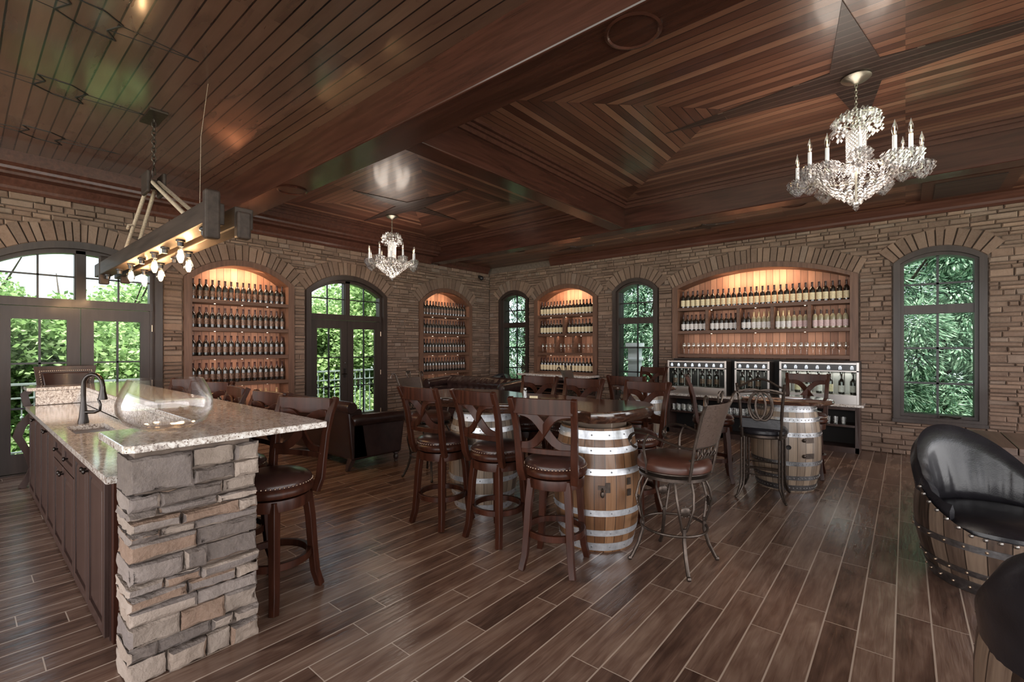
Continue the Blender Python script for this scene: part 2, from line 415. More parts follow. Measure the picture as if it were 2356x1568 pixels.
def wall_backing(u0, u1, ops):
    ops = [(o[0], o[1], o[2], o[3], {-1.9: 1.29, -5.65: .9}.get(o[0], o[4])) for o in ops]
    m = M(); T = .3; cur = u0
    for o in sorted(ops):
        c, w_, sp_, ap, b = o
        m.box(cur, c - w_, 0, T, 0, ZT + .5)
        if b > 0: m.box(c - w_, c + w_, 0, T, 0, b)
        n = 20
        for k in range(n):
            a = c - w_ + 2 * w_ * k / n; d = c - w_ + 2 * w_ * (k + 1) / n
            za, zd = arcz(o, a), arcz(o, d)
            m.add([(a, 0, za), (d, 0, zd), (d, T, zd), (a, T, za), (a, 0, ZT + .5), (d, 0, ZT + .5), (d, T, ZT + .5), (a, T, ZT + .5)],
                  [(0, 3, 2, 1), (4, 5, 6, 7), (0, 1, 5, 4), (2, 3, 7, 6)])
        cur = c + w_
    m.box(cur, u1, 0, T, 0, ZT + .5)
    return m
def block(m, u0, u1, z0, z1, th, y=0., mi=0, rr=rnd):
    g = .0035; c = min(.011, (z1 - z0) * .2)
    u0 += g; u1 -= g; z0 += g; z1 -= g
    if u1 - u0 < .015 or z1 - z0 < .012: return
    j = lambda: rr.uniform(-.003, .003)
    t1 = [th + rr.uniform(-.006, .006) for _ in range(4)]
    vs = [(u0, y, z0), (u1, y, z0), (u1, y, z1), (u0, y, z1),
          (u0 + j(), y - th * .65, z0 + j()), (u1 + j(), y - th * .65, z0 + j()), (u1 + j(), y - th * .65, z1 + j()), (u0 + j(), y - th * .65, z1 + j()),
          (u0 + c, y - t1[0], z0 + c), (u1 - c, y - t1[1], z0 + c), (u1 - c, y - t1[2], z1 - c), (u0 + c, y - t1[3], z1 - c)]
    fs = [(8, 9, 10, 11)]
    for a in (0, 4):
        for k in range(4): fs.append((a + k, a + (k + 1) % 4, a + 4 + (k + 1) % 4, a + 4 + k))
    m.add(vs, fs, mi)
ARCHT = .25
def stones(u0, u1, ops, seed):
    rr = random.Random(seed); m = M(); z = 0
    while z < ZT - .02:
        h = rr.choice([.04, .05, .055, .065, .075, .1]); h = min(h, ZT - z)
        if ZT - z - h < .03: h = ZT - z
        zm = z + h / 2
        # free intervals
        cuts = []
        for o in ops:
            c, w_, sp_, ap, b = o; e = .012
            if b - .02 < zm:
                if zm < sp_: cuts.append((c - w_ - e, c + w_ + e))
                else:
                    # inside the outer curve of the arch stones
                    hh = ap - sp_; Rr = (w_ * w_ + hh * hh) / (2 * hh); Ro = Rr + ARCHT * .93; zc = ap - Rr
                    if zm < ap + ARCHT * .93:
                        x = math.sqrt(max(0, Ro * Ro - (zm - zc) ** 2)); lim = (w_ / Rr) * Ro
                        # below the skew end of the ring
                        x2 = w_ + (zm - sp_) * math.tan(math.asin(w_ / Rr))
                        x = min(x, lim, x2)
                        cuts.append((c - x, c + x))
        cuts.sort(); iv = []; cur = u0
        for a, b in cuts:
            if a > cur: iv.append((cur, a))
            cur = max(cur, b)
        if cur < u1: iv.append((cur, u1))
        for a, b in iv:
            x = a; 
            while x < b - .01:
                L = rr.uniform(.09, .3)
                if b - x - L < .07: L = b - x
                if h > .085 and rr.random() < .3:
                    hs = h * rr.uniform(.42, .58); block(m, x, x + L, z, z + hs, rr.uniform(.018, .045), rr=rr); block(m, x, x + L, z + hs, z + h, rr.uniform(.018, .045), rr=rr)
                else: block(m, x, x + L, z, z + h, rr.uniform(.016, .05), rr=rr)
                x += L
        z += h
    # arch stones
    for c, w_, sp_, ap, b in ops:
        hh = ap - sp_; Rr = (w_ * w_ + hh * hh) / (2 * hh); A = math.asin(w_ / Rr); zc = ap - Rr
        n = int(2 * A * Rr / .085); a = -A
        steps = [rr.uniform(.7, 1.3) for _ in range(n)]; tot = sum(steps)
        for q in steps:
            b2 = a + 2 * A * q / tot; g = .004 / Rr; th = rr.uniform(.03, .055); ro = Rr + ARCHT + rr.uniform(-.02, .015)
            P = lambda r, an: (c + r * math.sin(an), zc + r * math.cos(an))
            q4 = [P(Rr, a + g), P(Rr, b2 - g), P(ro, b2 - g), P(ro, a + g)]
            cx = sum(p[0] for p in q4) / 4; cz = sum(p[1] for p in q4) / 4
            vs = [(p[0], 0, p[1]) for p in q4] + [(p[0], -th * .7, p[1]) for p in q4] + [(p[0] + (cx - p[0]) * .1, -th, p[1] + (cz - p[1]) * .1) for p in q4]
            m.add(vs, [(8, 9, 10, 11)] + [(o_ + k, o_ + (k + 1) % 4, o_ + 4 + (k + 1) % 4, o_ + 4 + k) for o_ in (0, 4) for k in range(4)])
            a = b2
    return m
WA = dict(loc=(XA, 0, 0), rz=R(90)); WB = dict(loc=(0, YB, 0), rz=0)
wa = struct('wall_left', wall_backing(-5, 8.8, OA), mortar_m, **WA, smooth=False)
obj('stone_facing', stones(-1.5, 8.48, OA, 3), wallstone_m, wa, smooth=False)
wb = struct('wall_far', wall_backing(-7.9, 6, OB), mortar_m, **WB, smooth=False)
obj('stone_facing', stones(-7.86, 4, OB, 11), wallstone_m, wb, smooth=False)
struct('floor', M().box(XA - .3, 6, -5, YB + .3, -.2, 0), floor_m, smooth=False)
m = M()
m.box(XA, 6, -5, 2.3, 3.66, 3.8, 0); m.box(XA, -3.4, 2.6, 6.6, 3.72, 3.8, 1); m.box(-3.4, 2.8, 2.6, 6.6, 3.72, 3.8, 2)
m.box(2.8, 6, 2.6, 6.6, 3.72, 3.8, 0); m.box(XA, 6, 6.84, YB, 3.42, 3.8, 3)
struct('ceiling', m, [bay_m, tray1_m, tray2_m, strip_m], smooth=False)
struct('trim_1', M().box(XA, 6, 2.295, 2.635, 3.29, 3.8), beam_m, bevel=.012, smooth=False)
struct('trim_2', M().box(XA, 6, 6.59, 6.85, 3.30, 3.8), beam_m, bevel=.012, smooth=False)
struct('trim_3', M().box(-3.53, -3.29, 2.63, 6.6, 3.31, 3.8), beamy_m, bevel=.012, smooth=False)
struct('trim_4', M().box(2.67, 2.91, 2.63, 6.6, 3.31, 3.8), beamy_m, bevel=.012, smooth=False)
struct('trim_5', M().box(XA, 6, -1.5, -1.2, 3.29, 3.7), beam_m, smooth=False)
# crown mouldings
def crown(name, y0, y1, zt, wide):
    pr = [(0, 3.28), (.055, 3.28), (.075, 3.31), (.085, 3.34), (.125, 3.395), (.14, 3.42)]
    if wide: pr += [(.30, 3.42), (.30, 3.45), (.34, 3.47), (.345, 3.50)] + [(.39, 3.53), (.39, zt)]
    pr += [(0, zt)] if wide else [(.14, 3.43), (0, 3.43)]
    m = M(); m.prism([(x, z) for x, z in pr], y0, y1)
    return struct(name, m, crown_m, smooth=False, loc=(XA, 0, 0))
crown('trim_6', -5, 2.3, 3.68, True); crown('trim_7', 2.63, 6.6, 3.74, True); crown('trim_8', 6.84, 8.4, 3.43, False)
m = M(); pr = [(0, 3.28), (.055, 3.28), (.075, 3.31), (.085, 3.34), (.125, 3.395), (.14, 3.42), (.14, 3.43), (0, 3.43)]
m.prism(pr, -XA, -6); mm = Matrix.Rotation(R(-90), 4, 'Z'); m.xf(mm)
struct('trim_9', m, crown_m, smooth=False, loc=(0, YB, 0))
def traytrim(name, x0, x1, y0, y1, zt):
    m = M()
    for q, (d, h) in enumerate(((.10, .035), (.06, .07), (.03, .12))):
        m.box(x0, x1, y0, y0 + d, zt - h, zt); m.box(x0, x1, y1 - d, y1, zt - h, zt); m.box(x0, x0 + d, y0 + d, y1 - d, zt - h, zt); m.box(x1 - d, x1, y0 + d, y1 - d, zt - h, zt)
    struct(name, m, crown_m, smooth=False)
traytrim('trim_10', -3.29, 2.67, 2.635, 6.59, 3.72); traytrim('trim_11', -7.51, -3.53, 2.635, 6.59, 3.72)
# inlaid stars and panels of the ceiling
def star(L1, L2, q):
    return [(L1, 0), (q, q * 1.2), (0, L2), (-q, q * 1.2), (-L1, 0), (-q, -q * 1.2), (0, -L2), (q, -q * 1.2)]
st = obj('ceiling_star', M().slab(star(1.6, 1.1, .16), 3.712, 3.7205), star_m, smooth=False, loc=(-.31, 4.75, 0)); st['kind'] = 'structure'; st.name = 'trim_12'
st = obj('trim_13', M().slab(star(1.3, 1.0, .14), 3.712, 3.7205), star_m, smooth=False, loc=(-6.0, 4.62, 0)); st['kind'] = 'structure'
for k, (sx, sy) in enumerate(((-4.9, 7.74), (-2.43, 7.7))):
    st = obj('trim_%d' % (14 + k), M().slab(star(.42, .2, .06), 3.408, 3.421), star_m, smooth=False, loc=(sx, sy, 0)); st['kind'] = 'structure'
    m = M()
    for a, b in ((sx - 1.1, sx - .5), (sx + .5, sx + 1.1)): m.box(a, b, sy - .2, sy + .2, 3.412, 3.421)
    struct('trim_%d' % (16 + k), m, strip_m, smooth=False)
m = M()
for sx in (-2.75, -4.1, -5.43, -6.75):
    S = star(.14, .15, .07)
    S = [(.16, .05), (.07, .16), (-.07, .10), (-.17, .16), (-.14, -.04), (-.06, -.16), (.08, -.10), (.17, -.15)]
    for k in range(8):
        a, b = S[k], S[(k + 1) % 8]; m.bar((sx + a[0], .56 + a[1], 3.658), (sx + b[0], .56 + b[1], 3.658), .010, .006)
    for sg in (-1, 1):
        m.bar((sx + .06 * sg, .56 + .14 * sg, 3.659), (sx, .56 + .62 * sg, 3.659), .004, .005); m.bar((sx - .06 * sg, .56 + .10 * sg, 3.659), (sx, .56 + .62 * sg, 3.659), .004, .005)
struct('trim_18', m, muntin_m, smooth=False)
m = M(); m.box(.15, .98, 7.25, 8.2, 3.40, 3.421); struct('trim_19', m, crown_m, smooth=False)
m = M(); m.box(.27, .86, 7.37, 8.08, 3.392, 3.402); struct('trim_20', m, star_m, smooth=False)

for (sx, sy, sz, lab) in ((-5.36, 2.465, 3.29, 'round flush speaker in the main beam above the leather sofa'), (-1.18, 2.465, 3.29, 'large round flush speaker in the main beam at the top of the photo'),
                          (-5.9, 7.18, 3.42, 'small round speaker in the ceiling strip near the back corner'), (-1.15, 7.24, 3.42, 'round speaker in the ceiling strip above the wine dispensers')):
    t_ = thing('ceiling_speaker', lab, 'speaker', (sx, sy, sz))
    obj('rim', M().lathe([(.15, 0), (.16, -.012), (.145, -.016), (.135, -.006)], 36), beam_m if sz < 3.4 else crown_m, t_)
    obj('grille', M().lathe([(0, -.008), (.137, -.007)], 36), beam_m if sz < 3.4 else crown_m, t_)

# ------------------------------------------------------------------ windows and doors
def arched_grid(m, w_, zb, sp_, ap, xs, zs, bw=.026, y0=.10, y1=.125):
    for x in xs: m.box(x - bw / 2, x + bw / 2, y0, y1, zb, arcz((0, w_, sp_, ap, 0), x))
    for z in zs: m.box(-w_, w_, y0, y1, z - bw / 2, z + bw / 2)
def window(k, wall, c, hw, sp_, ap, zb):
    base = (XA, c, 0) if wall == 'A' else (c, YB, 0); rz = R(90) if wall == 'A' else 0
    t_ = thing('window_%d' % k, None, None, base, rz, kind='structure')
    o1 = outline(hw, zb, sp_, ap); o2 = outline(hw - .075, zb + .07, sp_ - .01, ap - .075)
    o3 = outline(hw - .115, zb + .11, sp_ - .02, ap - .12)
    m = M(); m.band(o1, o2, -.055, .02, closed=True); m.band(o2, o3, .0, .06, closed=True)
    o2b = outline(hw - .005, zb, sp_, ap - .004)
    m.band(o1, o3, .05, .22, closed=True)
    gw = hw - .115
    m.box(-gw - .02, gw + .02, .03, .16, 1.95, 2.07)
    m.box(-hw - .01, hw + .01, -.075, .02, zb - .015, zb + .03)
    obj('window_frame', m, trim_m, t_, smooth=False)
    m = M(); arched_grid(m, gw, 2.07, sp_ - .02, ap - .12, (0,), (2.36,)); 
    for z in (1.00, 1.48): m.box(-gw, gw, .10, .125, z - .013, z + .013)
    m.box(-.013, .013, .10, .125, zb + .11, 1.95)
    obj('muntins', m, muntin_m, t_, smooth=False)
    g = outline(gw + .005, zb + .1, sp_ - .02, ap - .115)
    obj('pane', M().prism(g, .108, .113), pane_m, t_, smooth=False)
    return t_
window(1, 'B', OB[0][0], OB[0][1], OB[0][2], OB[0][3], .47)
window(2, 'B', OB[2][0], OB[2][1], OB[2][2], OB[2][3], .47)
w8 = window(3, 'B', OB[4][0], OB[4][1], OB[4][2], OB[4][3], .47)
m = M(); m.tube([(.02, -.03, .56), (.10, -.05, .57), (.18, -.05, .555), (.22, -.07, .57)], .008, 8); m.box(0, .07, -.03, 0, .545, .575)
obj('crank_handle', m, faucet_m, w8)
def door(k, c, hw, sp_, ap):
    t_ = thing('door_%d' % k, None, None, (XA, c, 0), R(90), kind='structure')
    o1 = outline(hw, 0, sp_, ap); o2 = outline(hw - .085, 0, sp_ - .01, ap - .085)
    m = M(); m.band(o1, o2, -.05, .05); m.band(o1, outline(hw - .05, 0, sp_ - .005, ap - .05), .04, .25)
    m.band(o2, outline(hw - .13, 0, sp_ - .03, ap - .14), .02, .14)
    iw = hw - .1
    m.box(-iw, iw, .0, .14, 1.985, 2.085); m.box(-.055, .055, .052, .14, 2.07, ap - .03); m.box(-.045, .045, .02, .052, 2.085, ap - .1)
    m.box(-hw, hw, .0, .25, 0, .015)
    obj('door_frame', m, trim_m, t_, smooth=False)
    # transom lights
    m = M(); gw = iw - .03; az = lambda x: arcz((0, hw - .13, sp_ - .03, ap - .14, 0), x)
    for s in (-1, 1):
        x = s * (.055 + gw) / 2; m.box(x - .01, x + .01, .07, .095, 2.085, az(x)); m.box(s * .055, s * gw, .07, .095, 2.36, 2.38)
    obj('transom_muntins', m, muntin_m, t_, smooth=False)
    obj('transom_pane', M().prism(outline(gw, 2.08, sp_ - .03, ap - .14), .08, .085), pane_m, t_, smooth=False)
    for s in (-1, 1):
        lf = M(); x0, x1 = (s * .003, s * (iw - .008)); lo, hi = min(x0, x1), max(x0, x1); gx0, gx1 = lo + .122, hi - .122
        lf.box(lo, gx0, .03, .075, .02, 1.98); lf.box(gx1, hi, .03, .075, .02, 1.98); lf.box(gx0, gx1, .03, .075, .02, .24); lf.box(gx0, gx1, .03, .075, 1.83, 1.98)
        L = obj('door_leaf', lf, trim_m, t_, smooth=False)
        mm_ = M(); xm = (gx0 + gx1) / 2; mm_.box(xm - .011, xm + .011, .045, .07, .24, 1.83)
        for z in (.77, 1.30): mm_.box(gx0, gx1, .045, .07, z - .01, z + .01)
        obj('muntins', mm_, muntin_m, L, smooth=False)
        obj('pane', M().box(gx0, gx1, .055, .06, .24, 1.83), pane_m, L, smooth=False)
        if s < 0:
            h = M(); h.box(-.075, -.04, .01, .03, .93, 1.10); h.tube([(-.057, .015, 1.0), (-.057, -.04, 1.0), (-.15, -.045, 1.0)], .010, 8); h.lathe([(0, 0), (.022, 0), (.022, .012), (0, .012)], 12, (-.057, .005, 1.2))
            obj('door_handle', h, faucet_m, L)
        hg = M()
        for z in (.25, 1.0, 1.75): hg.tube([(s * (iw - .003), .02, z - .045), (s * (iw - .003), .02, z + .045)], .007, 8)
        obj('hinges', hg, nail_m, t_)
door(1, *OA[0][:4]); door(2, *OA[2][:4])

# ------------------------------------------------------------------ outside
g_ = obj('lawn', M().add([(-60, -40, -3), (40, -40, -3), (40, 60, -3), (-60, 60, -3)], [(0, 1, 2, 3)]), grass_m, smooth=False); g_['kind'] = 'structure'; g_.name = 'ground'
m = M().box(XA - 1.6, XA - .3, -3, 8.5, -.35, -.03); s_ = struct('balcony_floor', m, mortar_m, smooth=False)
def tree_mesh(seed, n, size, rx, rz_, zc, blobs, conif=False, droop=False):
    rr = random.Random(seed); m = M()
    bl = []
    for k in range(blobs):
        a = rr.uniform(0, 6.28); 
        if conif:
            z = rr.random(); r = rx * (1 - z * .8) * rr.uniform(.55, 1.0); bl.append((r * math.cos(a), r * math.sin(a), zc - rz_ + 2 * rz_ * z, .45))
        else:
            q = rr.uniform(.3, 1); ph = rr.uniform(-1, 1)
            bl.append((rx * q * math.cos(a) * math.sqrt(1 - ph * ph * .8), rx * q * math.sin(a) * math.sqrt(1 - ph * ph * .8), zc + rz_ * ph, rr.uniform(.35, .75)))
    for k in range(n):
        b = bl[rr.randrange(blobs)]; d = Vector((rr.gauss(0, 1), rr.gauss(0, 1), rr.gauss(0, .8))); d.normalize()
        p = Vector(b[:3]) + d * b[3] * rr.uniform(.6, 1.05)
        s = size * rr.uniform(.6, 1.4); a = Vector((rr.gauss(0, 1), rr.gauss(0, 1), rr.gauss(0, .5))).normalized(); c = a.cross(Vector((rr.gauss(0, 1), rr.gauss(0, 1), rr.gauss(0, 1)))).normalized()
        if conif: a = (d + Vector((0, 0, -.3))).normalized(); c = a.cross(Vector((rr.gauss(0, .3), rr.gauss(0, .3), 1))).normalized() * .5
        m.add([p - a * s * .5, p + c * s * .32, p + a * s * .6, p - c * s * .32], [(0, 1, 2, 3)])
    return m
def trunk_mesh(seed, h, r):
    rr = random.Random(seed); m = M()
    pts = [(0, 0, -3.1)] + [(rr.uniform(-.08, .08), rr.uniform(-.08, .08), -3 + h * k / 5) for k in range(1, 6)]
    m.tube(pts, [r * (1 - .13 * k) for k in range(6)], 8)
    for k in range(9):
        b = pts[2 + k % 4]; a = rr.uniform(0, 6.28); L = rr.uniform(.7, 1.6)
        m.tube([b, (b[0] + L * .5 * math.cos(a), b[1] + L * .5 * math.sin(a), b[2] + L * .35), (b[0] + L * math.cos(a), b[1] + L * math.sin(a), b[2] + L * .9)], [r * .35, r * .22, r * .08], 6)
    return m
TD = []
for s in range(2):
    t_ = thing('maple_tree', '', 'tree', (-12, 0, 0)); obj('foliage', tree_mesh(20 + s, 42000, .095, 1.6, 2.6, .3, 46), leafa_m, t_, smooth=False); obj('trunk', trunk_mesh(s, 5.6, .1), bark_m, t_); TD.append(t_)
TC = []
for s in range(2):
    t_ = thing('conifer_tree', '', 'tree', (0, 12, 0)); obj('foliage', tree_mesh(40 + s, 52000, .095, 1.25, 4.0, 1.2, 130, True), leafb_m, t_, smooth=False); obj('trunk', trunk_mesh(9 + s, 6.5, .1), bark_m, t_); TC.append(t_)
dl = [(-11.0, -.4, -.75), (-11.8, 1.35, -1.0), (-11.0, 2.6, -1.3), (-13.6, 2.4, -.6), (-12.0, 4.7, -.9), (-11.4, 6.2, -.75), (-14.4, 5.4, -.4), (-13.2, 8.2, .4), (-15.5, .3, -.3), (-11.4, 9.0, 1.2), (-11.0, 7.7, .5), (-15.6, 3.2, -.2)]
for k, (x, y, z) in enumerate(dl):
    lb = 'bright green leafy tree outside the double doors on the left wall'
    o = TD[k] if k < 2 else dup(TD[k % 2], (x, y, z), k * 1.7)
    o.location = (x, y, z); o.rotation_euler = (0, 0, k * 1.7); o['label'] = lb; o['group'] = 'leafy trees beyond the balcony'
cl = [(-8.9, 11.2), (-7.3, 10.9), (-6.6, 12.9), (-5.1, 11.3), (-3.6, 11.9), (-2.4, 11.0), (-.9, 12.2), (.55, 11.6), (1.9, 11.1), (-.35, 10.7), (.95, 13.6), (-4.3, 13.6), (3.2, 12.2), (-9.6, 9.4), (-10.4,10.6), (-8.3,13.2)]
for k, (x, y) in enumerate(cl):
    o = TC[k] if k < 2 else dup(TC[k % 2], (x, y, 0), k * 2.1)
    o.location = (x, y, rnd.uniform(-.3, .4)); o.rotation_euler = (0, 0, k * 2.1); o['label'] = 'tall dense conifer outside the windows of the far wall'; o['group'] = 'conifers beyond the far wall'
# railing
t_ = thing('balcony_railing', 'pale wrought iron balcony railing with scrolls outside the double doors', 'railing', (XA - 1.15, 0, 0))
for q, (a, b) in enumerate(((.98, 1.01), (.80, .82), (.08, .10))): obj('top_rail' if q == 0 else 'lower_rail', M().box(-.02, .02, -1.5, 8, a, b), rail_m, t_, smooth=False)
m1, m2 = M(), M()
for k in range(0, 80):
    y = -1.45 + k * .118
    b = M().box(-.007, .007, y - .007, y + .007, -.03 if k % 12 == 0 else .1, .98)
    if k % 2: b.ball((0, y, .55), .018, 8, sz=1.4)
    obj('baluster', b, rail_m, t_, smooth=False)
    if k % 4 == 2:
        for s in (-1, 1):
            pts = [(0, y + s * (.055 - .045 * (q / 14)) * math.cos(q * .62), .68 * (1 if s > 0 else .55) + (.055 - .045 * q / 14) * math.sin(q * .62)) for q in range(15)]
            m2.tube(pts, .005, 5)
obj('scrolls', m2, rail_m, t_)
t_ = thing('porch_column', 'white porch column seen through the narrow window left of the wine dispensers', 'column', (-4.55, 9.6, 0))
m = M(); m.box(-.11, .11, -.11, .11, -3, 1.5); obj('shaft', m, candle_m, t_, smooth=False)
m = M(); m.box(-.15, .15, -.15, .15, 1.5, 1.58); m.box(-.13, .13, -.13, .13, 1.2, 1.24); obj('cap', m, candle_m, t_, smooth=False)

# ------------------------------------------------------------------ bottles and glasses
def bottle_prof(k=1.):
    return [(0, .004), (.03, 0), (.0375, .006), (.0385, .02), (.0395, .175), (.0365, .197), (.023, .22), (.0155, .232), (.0145, .24)]
def make_bottle(name, label, body, cap, lab, lz=(.05, .15), capz=.225):
    t_ = thing(name, label, 'bottle')
    m = M().lathe(bottle_prof() + [(.0145, .29), (.016, .292), (.016, .302), (0, .302)], 14); obj('glass_body', m, body, t_)
    obj('foil', M().lathe([(.0165, capz), (.0155, .24), (.0155, .296), (.0168, .298), (.0168, .304), (0, .305)], 12), cap, t_)
    obj('label', M().lathe([(.0392, lz[0]), (.0399, lz[1])], 14), lab, t_)
    return t_
def oval_bottle(name, label, body, cap, lab):
    t_ = make_bottle(name, label, body, cap, lab, (.04, .145)); return t_
BT = {}
BT['b'] = make_bottle('wine_bottle', '', bottle_m, caps_m, labd_m, (.05, .135))
BT['c'] = make_bottle('wine_bottle', '', bottle_m, caps_m, labc_m, (.03, .14))
BT['w'] = make_bottle('wine_bottle', '', bottle_m, caps_m, labw_m, (.03, .13))
BT['p'] = make_bottle('wine_bottle', '', clearb_m, caps_m, labp_m, (.03, .13))
BT['v'] = make_bottle('wine_bottle', '', clearb_m, capg_m, labw_m, (.03, .13))
BT['g'] = make_bottle('wine_bottle', '', bottle_m, capg_m, labd_m, (.05, .135))
used = set()
def put(kind, loc, label, group, rz=0, src=None):
    s = (src or BT)[kind]
    key = (id(src), kind)
    if key not in used: used.add(key); o = s; o.location = loc; o.rotation_euler = (0, 0, rz); o['label'] = label; o['group'] = group; return o
    return dup(s, loc, rz, label, group)
def make_glass(label, h=.2, r=.04):
    t_ = thing('wine_glass', label, 'wine glass')
    obj('bowl', M().lathe([(.004, .085), (.02, .092), (r, .125), (r * 1.02, .15), (r * .8, h), (r * .77, h), (r * .98, .15), (r * .96, .127), (.018, .095), (0, .09)], 14), glass_m, t_)
    obj('stem', M().lathe([(0, 0), (.034, .001), (.033, .004), (.006, .008), (.0035, .02), (.0035, .085), (0, .086)], 12), glass_m, t_)
    return t_
GT = {'g': make_glass(''), 't': None}
tt = thing('tumbler', '', 'glass'); obj('cup', M().lathe([(0, .006), (.028, .006), (.034, .1), (.036, .1), (.031, 0), (0, 0)], 12), glass_m, tt); GT['t'] = tt

# ------------------------------------------------------------------ arched bookcases
def bookcase(label, wall, c, hw, sp_, ap, zb, shelves, dividers=(), depth=.30, lamp=3.):
    base = (XA, c, 0) if wall == 'A' else (c, YB, 0); rz = R(90) if wall == 'A' else 0
    t_ = thing('bookcase', label, 'bookcase', base, rz)
    fw = .1
    o1 = outline(hw, zb, sp_, ap, 24); o2 = outline(hw - fw, zb, sp_ - .01, ap - .085, 24)
    obj('face_frame', M().band(o1, o2, -.05, .03), casev_m, t_, smooth=False)
    obj('side_panels', M().band(o1, o2, .03, depth), case_m, t_, smooth=False)
    obj('back_panel', M().prism(outline(hw - .02, zb, sp_, ap - .02), depth - .002, depth + .02), back_m, t_, smooth=False)
    iw = hw - fw
    for z in shelves: obj('shelf', M().box(-iw, iw, -.045, depth, z - .055, z), case_m, t_, smooth=False, bevel=.003)
    for x, z0, z1 in dividers: obj('divider', M().box(x - .022, x + .022, -.04, depth, z0, z1), case_m, t_, smooth=False)
    for z in shelves[:-1]:
        for q in (-.55, 0, .55): obj('puck_light', M().lathe([(0, -.006), (.010, -.006), (.013, 0)], 10, (q * iw, .02, z - .055)), puck_m, t_)
    # the case's own strip lights
    def wp(u, v, z):
        return (XA - v, c + u, z) if wall == 'A' else (c + u, YB + v, z)
    a = light('arch_strip_light', 'AREA', wp(0, .03, ap - .13), lamp * iw * 2, (1, .64, .40), iw * 1.5, (R(-28), 0, rz), .04)
    a.rotation_euler = (R(28), 0, rz)
    for z in shelves[:-1]:
        l_ = light('shelf_strip_light', 'AREA', wp(0, .04, z - .06), lamp * .09 * iw * 2, (1, .72, .55), iw * 1.7, (R(20), 0, rz), .03)
    return t_
SH = [2.20, 1.785, 1.365, .955]
bookcase('lit arched wine rack of dark bottles in the left wall between the two double doors', 'A', *OA[1][:2], OA[1][2], OA[1][3], 0, SH + [.52], lamp=7)
bookcase('arched wine rack of dark bottles in the left wall by the back corner', 'A', *OA[3][:2], OA[3][2], OA[3][3], 0, SH + [.52], lamp=2)
bookcase('arched wine rack over a stone counter between the two narrow windows', 'B', *OB[1][:2], OB[1][2], OB[1][3], .92, SH, ((-.02, 1.785, 2.15), (-.24, 1.365, 1.73), (.22, 1.365, 1.73)), lamp=5)
bookcase('very wide arched wine rack above the wine dispensers', 'B', *OB[3][:2], OB[3][2], OB[3][3], 1.29, [2.20, 1.785, 1.37],
         tuple((-1.275 + 2.55 * q / 5, 1.785, 2.145) for q in (1, 2, 3, 4)), lamp=4)
def row_A(c, hw, z, n, kind, label, group, v=.09, j=.002, idx=None):
    iw = hw - .1
    for k in range(n):
        if idx is not None and k not in idx: continue
        u = c - iw + .045 + (2 * iw - .09) * k / (n - 1)
        put(kind, (XA - v + rnd.uniform(-j, j), u + rnd.uniform(-j, j), z), label, group, rnd.uniform(0, 6))
names = ['top', 'second', 'third', 'fourth']
for z, nm in zip(SH, names):
    row_A(OA[1][0], OA[1][1], z, 16, 'b', 'dark bronze-labelled bottle on the %s shelf of the rack between the double doors' % nm, 'bottles on the %s shelf of the rack between the doors' % nm)
    row_A(OA[3][0], OA[3][1], z, 16, 'b', 'slim dark wine bottle on the %s shelf of the rack by the back corner' % nm, 'bottles on the %s shelf of the corner rack' % nm)
row_A(OA[1][0], OA[1][1], .52, 16, 'g', 'gold-topped bottle on the bottom shelf of the rack between the double doors', 'gold-topped bottles between the doors', idx=(2, 3, 4, 6, 8, 10, 11, 12, 14))
row_A(OA[3][0], OA[3][1], .52, 16, 'g', 'gold-topped bottle on the bottom shelf of the rack by the back corner', 'gold-topped bottles in the corner rack', idx=(0, 1, 2, 4, 5, 11, 12, 13, 14, 15))
def row_B(x0, x1, z, n, kinds, label, group, v=.07, src=None, j=.002):
    for k in range(n):
        x = x0 + (x1 - x0) * (k + .5) / n
        put(kinds[k] if isinstance(kinds, (list, tuple)) else kinds, (x + rnd.uniform(-j, j), YB + v + rnd.uniform(-j, j), z), label, group, rnd.uniform(0, 6), src)
c5 = -5.65
for z, nm in ((2.20, 'top'), (.955, 'lowest')):
    row_B(c5 - .71, c5 + .71, z, 17, 'c', 'cream-labelled bottle on the %s shelf of the rack between narrow windows' % nm, 'cream-labelled bottles on the %s shelf' % nm)
row_B(c5 - .71, c5 - .05, 1.785, 8, 'c', 'cream-labelled bottle left of the divider in the rack between narrow windows', 'bottles left of the divider')
row_B(c5 + .02, c5 + .70, 1.785, 8, 'c', 'cream-labelled bottle right of the divider in the rack between narrow windows', 'bottles right of the divider')
for nm, a, b in (('left', -.70, -.28), ('middle', -.2, .18), ('right', .26, .70)):
    row_B(c5 + a, c5 + b, 1.365, 4, 'g', 'stemmed wine glass in the %s cubby between the narrow windows' % nm, 'wine glasses in the %s cubby' % nm, src=GT)
c7 = -1.9
row_B(c7 - 1.26, c7 + 1.27, 2.20, 29, 'c', 'cream-labelled bottle on the top shelf of the very wide rack', 'bottles on the top shelf of the wide rack')
cub = [('first', 'w', 6, ['w'] * 6, 'white-labelled dark bottle'), ('second', 'w', 6, ['w'] * 6, 'white-labelled dark bottle'), ('third', 'v', 6, ['w', 'w', 'v', 'v', 'v', 'v'], 'white-labelled bottle'),
       ('fourth', 'p', 6, ['v', 'v', 'v', 'p', 'p', 'p'], 'pale wine bottle'), ('fifth', 'p', 6, ['p'] * 6, 'pink-labelled bottle')]
for k, (nm, _, n, kk, ds) in enumerate(cub):
    row_B(c7 - 1.275 + .51 * k + .024, c7 - 1.275 + .51 * (k + 1) - .024, 1.785, n, kk, '%s in the %s cubby from the left of the very wide rack' % (ds, nm), 'bottles in the %s cubby of the wide rack' % nm)
row_B(c7 - 1.24, c7 + 1.26, 1.37, 30, 'g', 'stemmed wine glass in the front row under the bottles of the very wide rack', 'wine glasses in the wide rack', src=GT)

